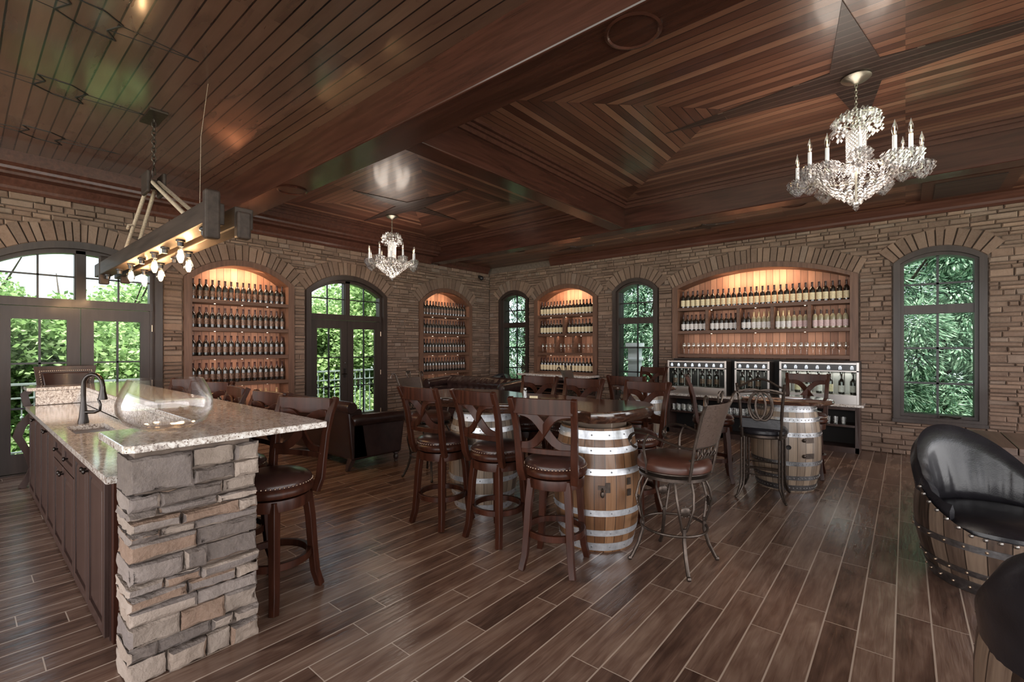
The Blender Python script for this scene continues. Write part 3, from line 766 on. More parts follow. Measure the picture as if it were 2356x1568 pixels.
for o_ in [o_ for o_ in bpy.data.objects if str(o_.get('group', '')).endswith('cubby of the wide rack')]: o_.scale = (.93, .93, .96)
# ------------------------------------------------------------------ counter, cabinet and dispensers on the far wall
t_ = thing('base_cabinet', 'dark open-shelved base cabinet under the wine dispensers', 'cabinet', (-1.87, 8.46, 0))
x0, x1 = -1.37, 1.38; yf, yb = -.36, 0
m = M()
for x in (x0, -.47, .43, x1 - .05): m.box(x, x + .05, yf, yb, 0, .65)
m.box(x0, x1, yf, yb, .0, .08); m.box(x0, x1, yf, yf + .02, .60, .65); obj('cabinet_frame', m, cab_m, t_, smooth=False, bevel=.003)
obj('back_board', M().box(x0, x1, -.015, 0, .08, 1.285), dark_m, t_, smooth=False)  # black sheet run up behind the dispensers as painted shade in their gaps
obj('shelf', M().box(x0 + .05, x1 - .05, yf + .01, -.015, .36, .39), cab_m, t_, smooth=False)
tag(obj('stone_counter', M().box(-3.29, -.44, 8.06, 8.444, .65, .685), granite_m, smooth=False, bevel=.004), 'narrow speckled stone counter carrying the wine dispensers', 'counter')
for k in range(34): put('t', (-3.14 + (k // 2) * .095 + (k % 2) * .03, 8.19 + (k % 2) * .09, .39), 'small tumbler on the shelf of the cabinet under the wine dispensers', 'tumblers under the dispensers', 0, GT)
for k in range(3): put('t', (-.86 + k * .09, 8.2, .39), 'small tumbler at the right end of the cabinet beside the far right window', 'tumblers at the right end of the cabinet', 0, GT)
def dispenser(label, xa, xb, nslot, ztop, light_in):
    cx = (xa + xb) / 2; w_ = (xb - xa) / 2; t_ = thing('wine_dispenser', label, 'wine dispenser', (cx, 8.44, .685)); H = ztop - .685; D = -.34
    m = M(); m.box(-w_, w_, D, D + .02, H - .03, H); m.box(-w_, w_, D, D + .02, 0, .13); m.box(-w_, -w_ + .03, D - .004, D + .02, 0, H); m.box(w_ - .03, w_, D - .004, D + .02, 0, H); m.box(-w_, w_, D - .004, D + .02, H - .135, H - .115)
    m.box(-w_, -w_ + .01, D, 0, 0, H); m.box(w_ - .01, w_, D, 0, 0, H); m.box(-w_, w_, D, 0, H - .01, H); m.box(-w_, w_, D, 0, 0, .01)
    obj('housing', m, steel_m, t_, smooth=False, bevel=.002)
    obj('interior', M().box(-w_ + .01, w_ - .01, -.02, -.005, .01, H - .01), steel_m if light_in else dark_m, t_, smooth=False)
    obj('control_panel', M().box(-w_ + .03, w_ - .03, D + .0, D + .012, H - .115, H - .03), black_m, t_, smooth=False)
    m = M()
    for k in range(nslot):
        x = -w_ + .08 + (2 * w_ - .16) * k / (nslot - 1)
        m.box(x - .012, x + .012, D - .003, D, H - .060, H - .050)
        for q in (-1, 0, 1): m.box(x + q * .014 - .004, x + q * .014 + .004, D - .003, D, H - .085, H - .068); m.box(x + q * .014 - .003, x + q * .014 + .003, D - .003, D, H - .1, H - .094)
    obj('displays', m, led_m, t_, smooth=False)
    m = M()
    for k in range(nslot):
        x = -w_ + .08 + (2 * w_ - .16) * k / (nslot - 1)
        m.tube([(x, -.2, H - .14), (x, -.26, H - .15), (x, -.30, H - .19), (x, -.30, H - .23)], .006, 6); m.cyl((x, -.2), .02, H - .17, H - .13, 10)
        m.tube([(x + .035, -.16, .13), (x + .035, -.16, H - .14)], .007, 6)
    obj('spouts', m, steel_m, t_)
    obj('drip_tray', M().box(-w_ + .04, w_ - .04, D + .02, -.05, .115, .13), steel_m, t_, smooth=False)
    obj('door_glass', M().box(-w_ + .03, w_ - .03, D + .004, D + .008, .13, H - .135), pane_m, t_, smooth=False)
    lt = light('dispenser_lamp', 'AREA', (cx, 8.3, ztop - .16), 1.0 if light_in else .4, (1, .95, .9), w_ * 1.6, (0, 0, 0), .03)
    nm = label.split(' wine')[0]
    for k in range(nslot):
        if not light_in and k % 4 == 3: continue
        x = cx - w_ + .08 + (2 * w_ - .16) * k / (nslot - 1)
        put('c' if (light_in and k % 3 == 1) else ('w' if light_in else 'b'), (x, 8.26, .685 + .13), 'bottle standing inside the %s wine dispenser' % nm, 'bottles inside the %s dispenser' % nm)
dispenser('left steel wine dispenser with a dark interior', -3.22, -2.24, 8, 1.262, False)
dispenser('small middle steel wine dispenser with a dark interior', -2.115, -1.61, 4, 1.265, False)
dispenser('right bright-lit steel wine dispenser beside the far window', -1.477, -.495, 7, 1.275, True)
# counter between the narrow windows
t_ = thing('wine_cooler_cabinet', 'dark sideboard with slatted wine coolers below the rack between the narrow windows', 'cabinet', (-5.62, 8.44, 0))
m = M(); m.box(-.88, .80, -.4, 0, 0, .08); m.box(-.88, -.83, -.4, 0, 0, .87); m.box(.75, .80, -.4, 0, 0, .87); m.box(-.04, .02, -.4, 0, 0, .87); m.box(-.88, .8, -.4, 0, .80, .87); obj('cabinet_frame', m, cab_m, t_, smooth=False)
obj('back_board', M().box(-.88, .80, -.02, 0, 0, .87), dark_m, t_, smooth=False)
m = M()
for z in range(7): m.box(-.8, -.06, -.39, -.03, .12 + z * .1, .14 + z * .1); m.box(.04, .74, -.39, -.03, .12 + z * .1, .14 + z * .1)
obj('racks', m, case_m, t_, smooth=False)
obj('steel_door_frame', M().box(-.83, -.79, -.415, -.4, .1, .8).box(.0, .05, -.415, -.4, .1, .8), steel_m, t_, smooth=False)
tag(obj('stone_counter', M().box(-6.6, -4.78, 8.01, 8.46, .87, .915), granite_m, smooth=False, bevel=.004), 'pale stone counter below the rack between the narrow windows', 'counter')
# small wall fittings
t_ = thing('wall_outlet', 'wall outlet in the stone left of the back corner rack', 'outlet', (XA + .055, 5.92, .42), R(90)); obj('plate', M().box(-.04, .04, -.008, 0, -.06, .06), brnz_m, t_, smooth=False, bevel=.003); obj('sockets', M().box(-.02, .02, -.01, -.005, .01, .045).box(-.02, .02, -.01, -.005, -.045, -.01), black_m, t_, smooth=False)
t_ = thing('security_camera', 'small black security camera high on the left wall by the corner', 'camera', (XA + .07, 8.1, 3.12), R(90)); obj('bracket', M().box(-.02, .02, -.03, .04, .03, .09), black_m, t_, smooth=False); obj('camera_body', M().ball((0, -.05, .02), .055, 12), black_m, t_)

# ------------------------------------------------------------------ island bar
def pillar():
    rr = random.Random(5); m = M(); H = 1.01
    # end face (normal +x), thickness 0.2, and the narrow returns on both sides
    Y0, Y1 = .50, .995; Xf = -2.62; Xb = -2.82; z = 0.
    while z < H - .01:
        h = rr.choice([.042, .05, .06, .07, .085, .1]); h = min(h, H - z)
        if z > H - .2 and z < H - .12: h = H - z
        if H - z - h < .045: h = H - z
        if z == 0: h = .1
        y = Y0 - .012; first = True
        while y < Y1:
            L = rr.uniform(.09, .27)
            if h > .11: L = .24 if first else rr.uniform(.13, .2)
            if Y1 - y - L < .07: L = Y1 - y + .012
            th = rr.uniform(.012, .05); t2 = rr.uniform(0, .012)
            a0 = y + (.0035 if not first else -t2); a1 = y + L - (.0035 if y + L < Y1 else -t2); hs = [(z, z + h)]
            if h > .1 and rr.random() < .35 and not first: hs = [(z, z + h * .5), (z + h * .5, z + h)]
            if h > .11 and not first: hs = [(z, z + h * .45), (z + h * .45, z + h)]
            for b0, b1 in hs:
                xb = Xb if (first or y + L >= Y1) else Xf
                c = min(.012, (b1 - b0) * .18); b0 += .0035; b1 -= .0035; xt = Xf + th; jj = [rr.uniform(-.011, .011) for _ in range(8)]
                vs = [(xb, a0, b0), (xb, a1, b0), (xb, a1, b1), (xb, a0, b1), (xt - .013, a0, b0 + jj[0] * .5), (xt - .013, a1, b0), (xt - .013, a1, b1), (xt - .013, a0, b1 - abs(jj[1]) * .5),
                      (xt + jj[4], a0 + c, b0 + c), (xt + jj[5], a1 - c, b0 + c), (xt + jj[6], a1 - c, b1 - c), (xt + jj[7], a0 + c, b1 - c)]
                m.add(vs, [(8, 9, 10, 11), (0, 3, 2, 1)] + [(o_ + k, o_ + (k + 1) % 4, o_ + 4 + (k + 1) % 4, o_ + 4 + k) for o_ in (0, 4) for k in range(4)])
            y += L; first = False
        z += h
    return m
t_ = thing('stone_bar_wall', 'stacked stone end pillar and back wall carrying the raised bar top', 'bar wall', (0, 0, 0))
o_ = obj('stone_cladding', pillar(), pillstone_m, t_, smooth=True, bevel=.006, ang=50)
sb = o_.modifiers.new('subdivide', 'SUBSURF'); sb.subdivision_type = 'SIMPLE'; sb.levels = sb.render_levels = 3
tx = bpy.data.textures.new('stone_relief', 'CLOUDS'); tx.noise_scale = .07; tx.noise_depth = 3
dm = o_.modifiers.new('relief', 'DISPLACE'); dm.texture = tx; dm.strength = .028; dm.mid_level = .5; dm.texture_coords = 'LOCAL'
obj('core', M().box(-2.81, -2.63, .51, .985, 0, 1.03).box(-7.0, -2.8, .91, .985, 0, 1.03).box(-7.3, -7.0, .55, .985, 0, 1.03), mortar_m, t_, smooth=False)
rr = random.Random(8); m = M(); z = 0
while z < .98:
    h = min(rr.choice([.06, .08, .1, .12]), 1.0 - z); x = -7.25
    while x < -2.85:
        L = rr.uniform(.14, .4); L = min(L, -2.83 - x); block(m, x, x + L, z, z + h, rr.uniform(.02, .04), rr=rr); x += L
    z += h
m.xf(Matrix.Translation((0, .985, 0)) @ Matrix.Scale(-1, 4, (0, 1, 0)))
obj('stool_side_cladding', m, pillstone_m, t_, smooth=False)
obj('backsplash', M().box(-6.975, -3.0, .89, .91, .885, 1.03).box(-7.0, -6.975, .53, .91, .885, 1.03), granite_m, t_, smooth=False)
# raised top: U shape
pts = [(-2.57, .50), (-2.57, 1.385), (-2.60, 1.39), (-7.38, 1.39), (-7.38, .465), (-6.98, .465), (-6.98, .885), (-3.14, .885), (-3.14, .475), (-3.12, .46), (-2.60, .46)]
tag(obj('raised_bar_top', M().slab(pts[::-1], 1.032, 1.067), granite_m, bevel=.006, smooth=False), 'raised u-shaped polished granite top on the stone island bar', 'countertop')
m = M(); X0, X1, Y0, Y1 = -6.97, -2.9, .455, .885; a, b, c, d = -4.97, -4.5, .54, .77
for q in ((X0, a, Y0, Y1), (b, X1, Y0, Y1), (a, b, Y0, c), (a, b, d, Y1)): m.box(*q, .845, .88)
lt_ = obj('lower_worktop', m, granite_m, smooth=False); tag(lt_, 'lower polished granite worktop with sink on the aisle side of the island', 'countertop')
t_ = thing('sink', 'small undermount prep sink set in the lower granite worktop', 'sink', ((a + b) / 2, (c + d) / 2, .70))
hx, hy = (b - a) / 2 + .004, (d - c) / 2 + .004
m = M(); m.box(-hx, hx, -hy, hy, -.012, 0); m.box(-hx - .01, -hx, -hy, hy, 0, .145); m.box(hx, hx + .01, -hy, hy, 0, .145); m.box(-hx, hx, -hy - .01, -hy, 0, .145); m.box(-hx, hx, hy, hy + .01, 0, .145); obj('basin', m, steel_m, t_, smooth=False)
obj('drain', M().lathe([(0, .003), (.03, .003), (.035, 0)], 16), black_m, t_)
# faucet
t_ = thing('faucet', 'tall dark bronze gooseneck faucet behind the island sink', 'faucet', (-5.10, .66, .88), R(42))
m = M().lathe([(0, 0), (.036, 0), (.036, .012), (.029, .05), (.023, .12), (.017, .18), (.016, .22)], 20)
m.tube([(0, 0, .2), (0, 0, .31)] + [(.075 - .075 * math.cos(q * math.pi / 8), 0, .31 + .085 * math.sin(q * math.pi / 8)) for q in range(1, 8)] + [(.152, 0, .30)], .0165, 12); obj('neck', m, faucet_m, t_)
obj('spray_head', M().lathe([(.017, .30), (.02, .26), (.031, .20), (.031, .19), (0, .19)], 16, (.152, 0, 0)), faucet_m, t_)
m = M().tube([(.015, .0, .09), (.09, 0, .09), (.13, 0, .105), (.135, 0, .15), (.115, 0, .20)], [.015, .014, .011, .009, .009], 10); obj('lever', m, faucet_m, t_)
# glass bowl
t_ = obj('glass_bowl', M().lathe([(0, .004), (.12, .006), (.175, .03), (.21, .09), (.213, .14), (.195, .2), (.165, .262), (.160, .262), (.190, .2), (.208, .14), (.205, .09), (.172, .035), (.12, .012), (0, .010)], 48), tg('thick_bowl_glass', (.965, .965, .965), .16, base=.03, pw=2.4), loc=(-3.02, .72, 1.068))
tag(t_, 'large clear glass bowl on the corner of the raised bar top', 'bowl')
# cabinets on the aisle side (faces look towards -y)
def cab(x0, x1, kinds, label):
    cx = (x0 + x1) / 2; t_ = thing('island_cabinet', label, 'cabinet', (cx, .87, 0)); w_ = abs(x1 - x0) / 2; F_ = -.37
    obj('carcass', M().box(-w_, w_, F_, 0, .0, .845), cab_m, t_, smooth=False)
    n = len(kinds)
    def panel(nm, xa, xb, za, zb, knob):
        m = M(); s = .055; m.box(xa, xb, F_ - .02, F_, za, zb)
        q = F_ - .02
        m.v = []; m.f = []; m.m = []
        m.box(xa, xa + s, q, F_, za, zb); m.box(xb - s, xb, q, F_, za, zb); m.box(xa + s, xb - s, q, F_, za, za + s); m.box(xa + s, xb - s, q, F_, zb - s, zb); m.box(xa + s, xb - s, F_ - .008, F_, za + s, zb - s)
        if zb - za > .3: m.add([(xa + s + .012, F_ - .008, za + s + .012), (xb - s - .012, F_ - .008, za + s + .012), (xb - s - .012, F_ - .008, zb - s - .012), (xa + s + .012, F_ - .008, zb - s - .012),
               (xa + s + .035, q + .003, za + s + .035), (xb - s - .035, q + .003, za + s + .035), (xb - s - .035, q + .003, zb - s - .035), (xa + s + .035, q + .003, zb - s - .035)], [(4, 5, 6, 7)] + [(k, (k + 1) % 4, 4 + (k + 1) % 4, 4 + k) for k in range(4)])
        d = obj(nm, m, cab_m, t_, smooth=False, bevel=.002)
        kx = knob; kz = (za + zb) / 2 if zb - za < .3 else zb - .04
        k = M().tube([(kx, q, kz), (kx, q - .018, kz)], .006, 8); k.xf(Matrix.Identity(4)); kb = M().lathe([(0, 0), (.012, .001), (.016, .008), (.012, .015), (0, .017)], 14)
        kb.xf(Matrix.Translation((kx, q - .014, kz)) @ Matrix.Rotation(R(90), 4, 'X')); k.v, off = k.v, len(k.v); k.add(kb.v, kb.f)
        obj('knob', k, faucet_m, d)
    for i, kd in enumerate(kinds):
        xa = -w_ + 2 * w_ * i / n + .008; xb = -w_ + 2 * w_ * (i + 1) / n - .008
        kn = xb - .03 if i % 2 == 0 else xa + .03
        if kd == 'D': panel('door', xa, xb, .02, .835, kn)
        else: panel('drawer', xa, xb, .66, .835, (xa + xb) / 2); panel('door', xa, xb, .02, .65, kn)
    return t_
cab(-4.07, -3.10, 'DD', 'dark panelled island cabinet nearest the stone pillar')
cab(-5.02, -4.07, 'dd', 'dark island cabinet with drawer fronts under the sink')
cab(-5.95, -5.02, 'DD', 'dark panelled island cabinet just past the sink')
cab(-6.93, -5.95, 'DD', 'dark panelled island cabinet at the far end by the doors')
tag(obj('end_panel', M().box(-3.09, -2.83, .535, .88, 0, .845).box(-3.09, -3.05, .505, .535, 0, .845), cherry_m, smooth=False, bevel=.003), 'reddish wood filler panel between the island cabinets and stone pillar', 'panel')
t_ = thing('carved_bracket', 'dark curved wooden bracket leg at the far end of the island', 'bracket', (-7.18, .48, 0))
obj('carved_leg', M().tube([(0, .02, 1.03), (0, -.02, .99), (0, .0, .88), (0, .06, .80)], [(.03, .022), (.03, .02), (.03, .022), (.03, .03)], 8, rect=True, up=(1, 0, 0)).tube([(0, .06, .8), (0, -.04, .66), (0, -.07, .55), (0, .0, .38), (0, .04, .2), (0, .0, .08), (0, -.04, 0)], [(.03, .03), (.035, .04), (.035, .045), (.03, .03), (.025, .022), (.025, .02), (.028, .025)], 8, rect=True, up=(1, 0, 0)), cab_m, t_)

# ------------------------------------------------------------------ bar stools
def lerp(a, b, t): return a + (b - a) * t
def wood_stool():
    t_ = thing('bar_stool', '', 'bar stool')
    obj('seat_rim', M().lathe([(0, .625), (.19, .625), (.215, .635), (.222, .65), (.218, .672), (.205, .685), (0, .685)], 40), cherry_m, t_)
    s_ = obj('seat', M().lathe([(.20, .68), (.212, .69), (.213, .705), (.20, .725), (.16, .745), (.08, .758), (0, .76)], 40), lea_m, t_)
    m = M()
    for k in range(56): a = 2 * math.pi * k / 56; m.ball((.213 * math.cos(a), .213 * math.sin(a), .695), .0055, 6)
    obj('nailheads', m, nail_m, s_)
    obj('apron', M().lathe([(0, .60), (.18, .60), (.19, .565), (.2, .555), (.202, .60), (.198, .618), (0, .618)], 40), cherry_m, t_)
    for sx in (-1, 1):
        for sy in (-1, 1):
            a = .155
            pts = [(sx * .125, sy * .13, .61), (sx * .14, sy * .145, .45), (sx * .15, sy * .155, .25), (sx * .16, sy * .165, .10), (sx * .178, sy * .188, 0)]
            obj('leg', M().tube(pts, [(.024, .024), (.023, .023), (.022, .022), (.021, .021), (.02, .02)], rect=True, up=(1, 0, 0)), cherry_m, t_, bevel=.003)
    m = M().lathe([(.18, .22), (.208, .22), (.208, .262), (.18, .262), (.18, .22)], 40); obj('foot_ring', m, cherry_m, t_, bevel=.003)
    for sx in (-1, 1):
        pts = [(sx * .178, -.145, .60), (sx * .188, -.178, .68), (sx * .192, -.195, .80), (sx * .198, -.215, .95), (sx * .205, -.25, 1.07), (sx * .215, -.295, 1.17)]
        obj('back_post', M().tube(pts, [(.016, .024), (.017, .026), (.017, .023), (.017, .021), (.017, .02), (.016, .018)], rect=True, up=(1, 0, 0)), cherry_m, t_, bevel=.003)
    def yb(z): return -.19 - .09 * max(0, (z - .8) / .37) ** 1.6 - .0
    def arc(z, n=8, w_=.19, bow=.025): return [(lerp(-w_, w_, k / n), yb(z) - bow * math.sin(math.pi * k / n), z) for k in range(n + 1)]
    obj('top_rail', M().tube(arc(1.115, 10, .2), (.012, .052), rect=True, up=(0, 0, 1)), cherry_m, t_, bevel=.003)
    obj('lower_rail', M().tube(arc(.815), (.011, .018), rect=True, up=(0, 0, 1)), cherry_m, t_, bevel=.003)
    for sg in (-1, 1):
        pts = []
        for k in range(13):
            q = k / 12; z = .958 + .112 * math.sin(math.pi / 2 * math.cos(math.pi * q)); x = sg * lerp(-.185, .185, q)
            pts.append((x, yb(z) - .018 * math.sin(math.pi * q) + .004 * sg, z))
        obj('cross_splat', M().tube(pts, [(.008, .021 + .008 * math.sin(math.pi * k / 12)) for k in range(13)], rect=True, up=(0, .1, 1)), cherry_m, t_, bevel=.002)
    return t_
stool0 = wood_stool(); first = [stool0]
def stool(x, y, rz, label):
    if first: o = first.pop(); o.location = (x, y, 0); o.rotation_euler = (0, 0, R(rz)); o['label'] = label; o['group'] = 'dark wooden swivel bar stools'; return o
    return dup(stool0, (x, y, 0), R(rz), label, 'dark wooden swivel bar stools')
stool(-1.86, 2.675, 17, 'cherry x-back bar stool right in front of the nearer oak barrel')
stool(-2.48, 2.77, 0, 'cherry x-back bar stool in the middle of the three with backs to us')
stool(-3.06, 2.70, 3, 'cherry x-back bar stool leftmost of the three with backs to us')
stool(-3.12, 3.95, 186, 'dark x-back bar stool across the long table, in front of the tufted sofa')
stool(-2.55, 3.92, 182, 'dark x-back bar stool in the middle of the far side of the long table')
stool(-1.88, 3.93, 178, 'dark x-back bar stool across the long table at its right end')
stool(-2.42, 5.12, 4, 'red-brown x-back bar stool seen between two backs behind the long table')
stool(-3.15, 7.02, 176, 'x-back bar stool standing out against the green narrow window')
stool(-.90, 6.42, 184, 'x-back bar stool in front of the bright wine dispenser behind the right barrel table')
stool(-1.68, 5.56, -68, 'x-back bar stool seen side on left of the right barrel table')
stool(-2.92, 1.235, -157, 'nearest bar stool beside the stone pillar of the island')
stool(-3.55, 1.22, -172, 'second bar stool from the stone pillar along the island')
stool(-4.25, 1.22, -184, 'third bar stool from the stone pillar along the island')
stool(-4.88, 1.31, -150, 'fourth bar stool from the stone pillar along the island')
stool(-5.5, 1.31, -150, 'fifth bar stool along the island, turned half round')
# leather stool past the far end of the island
t_ = thing('leather_bar_stool', 'brown leather backed counter stool at the far end of the island before the doors', 'bar stool', (-7.42, .84, 0), R(-90))
def curved_panel(w0, w1, z0, z1, y0, y1, th, bow, n=12, k=4):
    m = M(); 
    for i in range(k + 1):
        z = lerp(z0, z1, i / k); w_ = lerp(w0, w1, i / k); y = lerp(y0, y1, i / k)
        for j in range(n + 1):
            q = j / n; x = lerp(-w_, w_, q); yy = y - bow * math.sin(math.pi * q) * (1 if bow else 0)
            m.v += [(x, yy, z), (x, yy - th, z)]
    W_ = (n + 1) * 2
    def f(*a): m.f.append(a); m.m.append(0)
    for i in range(k):
        for j in range(n):
            a = i * W_ + j * 2; f(a, a + 2, a + 2 + W_, a + W_); f(a + 1, a + 1 + W_, a + 3 + W_, a + 3)
        a = i * W_; f(a, a + W_, a + W_ + 1, a + 1); a = i * W_ + n * 2; f(a, a + 1, a + W_ + 1, a + W_)
    for j in range(n):
        a = j * 2; f(a, a + 1, a + 3, a + 2); a = k * W_ + j * 2; f(a, a + 2, a + 3, a + 1)
    return m
obj('back_frame', curved_panel(.21, .275, .74, 1.27, -.2, -.27, .03, .04), cab_m, t_, bevel=.004)
obj('back_cushion', curved_panel(.16, .205, .82, 1.19, -.185, -.245, .03, .04), lea_m, t_, bevel=.01)
m = M()
for k in range(26): x = lerp(-.225, .225, k / 25); m.ball((x, -.232 - .04 * math.sin(math.pi * (x + .275) / .55), 1.215), .006, 6)
for s in (-1, 1):
    for k in range(14): z = lerp(.85, 1.2, k / 13); m.ball((s * lerp(.18, .228, k / 13), -.205 - .04 * (z - .85) / .35, z), .006, 6)
obj('nailheads', m, nail_m, t_)
obj('seat', M().lathe([(0, .64), (.215, .64), (.225, .67), (.215, .72), (.1, .745), (0, .75)], 32), lea_m, t_)
for sx in (-1, 1):
    for sy in (-1, 1): obj('leg', M().tube([(sx * .14, sy * .14, .64), (sx * .17, sy * .17, .2), (sx * .185, sy * .19, 0)], .02, rect=True, up=(1, 0, 0)), cab_m, t_)
obj('foot_ring', M().lathe([(.18, .23), (.205, .23), (.205, .26), (.18, .26), (.18, .23)], 32), cab_m, t_)

# ------------------------------------------------------------------ wrought iron armchair stools
def circ(r, z, n=32, c=(0, 0)): return [(c[0] + r * math.cos(2 * math.pi * k / n), c[1] + r * math.sin(2 * math.pi * k / n), z) for k in range(n)]
def bez(P, n=12):
    out = []
    for k in range(n + 1):
        Q = [Vector(p) for p in P]; t = k / n
        while len(Q) > 1: Q = [Q[i].lerp(Q[i + 1], t) for i in range(len(Q) - 1)]
        out.append(tuple(Q[0]))
    return out
def iron_chair():
    t_ = thing('iron_bar_chair', '', 'bar chair')
    s_ = obj('seat', M().lathe([(0, .655), (.235, .655), (.25, .665), (.252, .69), (.245, .715), (.215, .738), (.12, .752), (0, .755)], 40), lear_m, t_)
    obj('seat_ring', M().lathe([(0, .60), (.22, .60), (.235, .605), (.235, .625), (.225, .63), (.2, .64), (.22, .645), (.242, .65), (.242, .658), (0, .658)], 40), iron_m, t_)
    for q in range(4):
        a = R(45 + 90 * q); ca, sa = math.cos(a), math.sin(a)
        def p(r, z, off=0): return (r * ca - off * sa, r * sa + off * ca, z)
        m = M()
        for s in (-1, 1):
            m.tube([p(.19, .60, .055 * s), p(.225, .53, .057 * s), p(.25, .44, .05 * s), p(.235, .36, .032 * s), p(.215, .28, .012 * s)], .0085, 8)
        m.tube([p(.216, .30), p(.215, .22), p(.245, .12), p(.29, .03), p(.305, .012)], .013, 8); m.ball(p(.305, .014), .017, 8)
        obj('leg', m, iron_m, t_)
        m = M().lathe([(0, -.007), (.012, -.006), (.03, -.003), (.034, 0), (.03, .003), (.012, .006), (0, .007)], 12)
        for k in range(10): b = 2 * math.pi * k / 10; m.ball((.036 * math.cos(b), .036 * math.sin(b), 0), .006, 5)
        m.xf(Matrix.Translation(p(.243, .42)) @ Matrix.Rotation(a, 4, 'Z') @ Matrix.Rotation(R(90), 4, 'Y')); obj('medallion', m, iron_m, t_)
    obj('foot_ring', M().tube(circ(.222, .25, 36), .009, 8, closed=True), iron_m, t_)
    # back
    for s in (-1, 1):
        obj('back_post', M().tube([(s * .17, -.195, .62), (s * .175, -.215, .72), (s * .18, -.235, .85), (s * .19, -.285, 1.05), (s * .205, -.325, 1.15)] + [(s * (.205 + .035 - .035 * math.cos(q * .7)), -.325 - .02 * q / 5, 1.15 + .04 * math.sin(q * .7)) for q in range(1, 6)], [.011] * 5 + [.011, .010, .009, .008, .013], 8), iron_m, t_)
    obj('back_panel', curved_panel(.172, .195, .845, 1.13, -.225, -.31, .012, .035), emb_m, t_, bevel=.003)
    m = M()
    m.tube([(x, -.225 - .035 * math.cos(x / .18 * 1.57), .84) for x in [-.18 + .36 * k / 10 for k in range(11)]], .007, 6)
    m.tube([(x, -.2 - .035 * math.cos(x / .18 * 1.57), .76) for x in [-.178 + .356 * k / 10 for k in range(11)]], .007, 6)
    for q in (-1, 0, 1):
        m.tube([(q * .1 + .035 * math.cos(b), -.235, .8 + .035 * math.sin(b)) for b in [2 * math.pi * k / 16 for k in range(16)]], .005, 6, closed=True)
        for s in (-1, 1): m.tube([(q * .1 - s * .045, -.235, .765), (q * .1, -.24, .80), (q * .1 + s * .045, -.235, .835)], .004, 6)
    for s in (-1, 1): m.tube(bez([(s * .02, -.32, 1.135), (s * .06, -.33, 1.21), (s * .01, -.335, 1.23), (0, -.33, 1.17)], 10), .007, 6)
    obj('scroll_work', m, iron_m, t_)
    for s in (-1, 1):
        m = M(); m.tube(bez([(s * .178, -.225, .84), (s * .26, -.1, .84), (s * .27, .05, .93), (s * .26, .12, .95), (s * .25, .26, .93), (s * .235, .22, .80), (s * .22, .16, .80)], 18), (.015, .008), 8, up=(0, 0, 1))
        m.tube(bez([(s * .265, .04, .915), (s * .27, .12, .82), (s * .24, .06, .74), (s * .225, .08, .64)], 10), .009, 8)
        obj('armrest', m, iron_m, t_)
    return t_
ic = iron_chair(); ic['label'] = 'iron armchair stool with russet seat right of the nearer barrel'; ic.location = (-1.25, 3.25, 0); ic.rotation_euler = (0, 0, R(84)); ic['group'] = 'iron armchair stools'
dup(ic, (-4.25, 3.55, 0), R(-80), 'iron armchair stool with embossed leather back at the left end of the long table', 'iron armchair stools')
dup(ic, (-3.72, 6.15, 0), R(-80), 'iron armchair stool left of the back barrel table, below the cream-labelled bottles', 'iron armchair stools')
# loop-back iron stool
t_ = thing('loop_back_stool', 'dark iron stool with interlaced loop back before the right barrel table', 'bar stool', (-1.1, 5.25, 0), R(6))
obj('seat', M().lathe([(0, .635), (.21, .635), (.222, .65), (.222, .675), (.2, .70), (.1, .715), (0, .717)], 36), leab_m, t_)
obj('seat_ring', M().lathe([(0, .60), (.2, .60), (.21, .61), (.21, .632), (0, .635)], 36), iron_m, t_)
for sx in (-1, 1):
    for sy in (-1, 1):
        m = M(); 
        for d in (-.013, .013): m.tube([(sx * .165 + d, sy * .165, .61), (sx * .165 + d, sy * .165, .2), (sx * .172 + d, sy * .175, .12), (sx * .2 + d * .4, sy * .215, .03), (sx * .215, sy * .235, .008)], .010, 8)
        m.ball((sx * .215, sy * .238, .012), .014, 8); obj('leg', m, iron_m, t_)
m = M()
for z in (.24, .30):
    for s in (-1, 1): m.tube([(-.165, s * .165, z), (.165, s * .165, z)], .007, 6); m.tube([(s * .165, -.165, z), (s * .165, .165, z)], .007, 6)
obj('stretchers', m, iron_m, t_)
for s in (-1, 1): obj('back_post', M().tube([(s * .165, -.17, .6), (s * .17, -.2, .72), (s * .185, -.22, .95), (s * .205, -.27, 1.14)], .014, 8), iron_m, t_)
m = M(); m.tube(bez([(-.205, -.265, 1.11), (-.12, -.27, 1.10), (-.1, -.28, 1.22), (0, -.285, 1.2), (.1, -.28, 1.22), (.12, -.27, 1.10), (.205, -.265, 1.11)], 20), (.012, .01), 8)
obj('middle_rail', M().tube([(-.2, -.26, 1.05), (0, -.27, 1.07), (.2, -.26, 1.05)], .008, 8), iron_m, t_); obj('back_cushion', M().box(-.17, .17, -.215, -.2, .70, .80), leab_m, t_, bevel=.006)
obj('top_rail', m, iron_m, t_)
m = M()
for s in (-1, 1):
    m.tube(bez([(s * .19, -.26, 1.06), (s * -.06, -.27, 1.16), (s * -.17, -.25, .98), (s * -.1, -.22, .80), (s * .02, -.21, .78)], 18), (.011, .006), 8, up=(0, 1, 0))
    m.tube([(s * .03 + .075 * math.cos(q * math.pi / 10), -.235, .92 + .135 * math.sin(q * math.pi / 10)) for q in range(20)], (.010, .006), 8, closed=True, up=(0, 1, 0))
obj('loops', m, iron_m, t_)

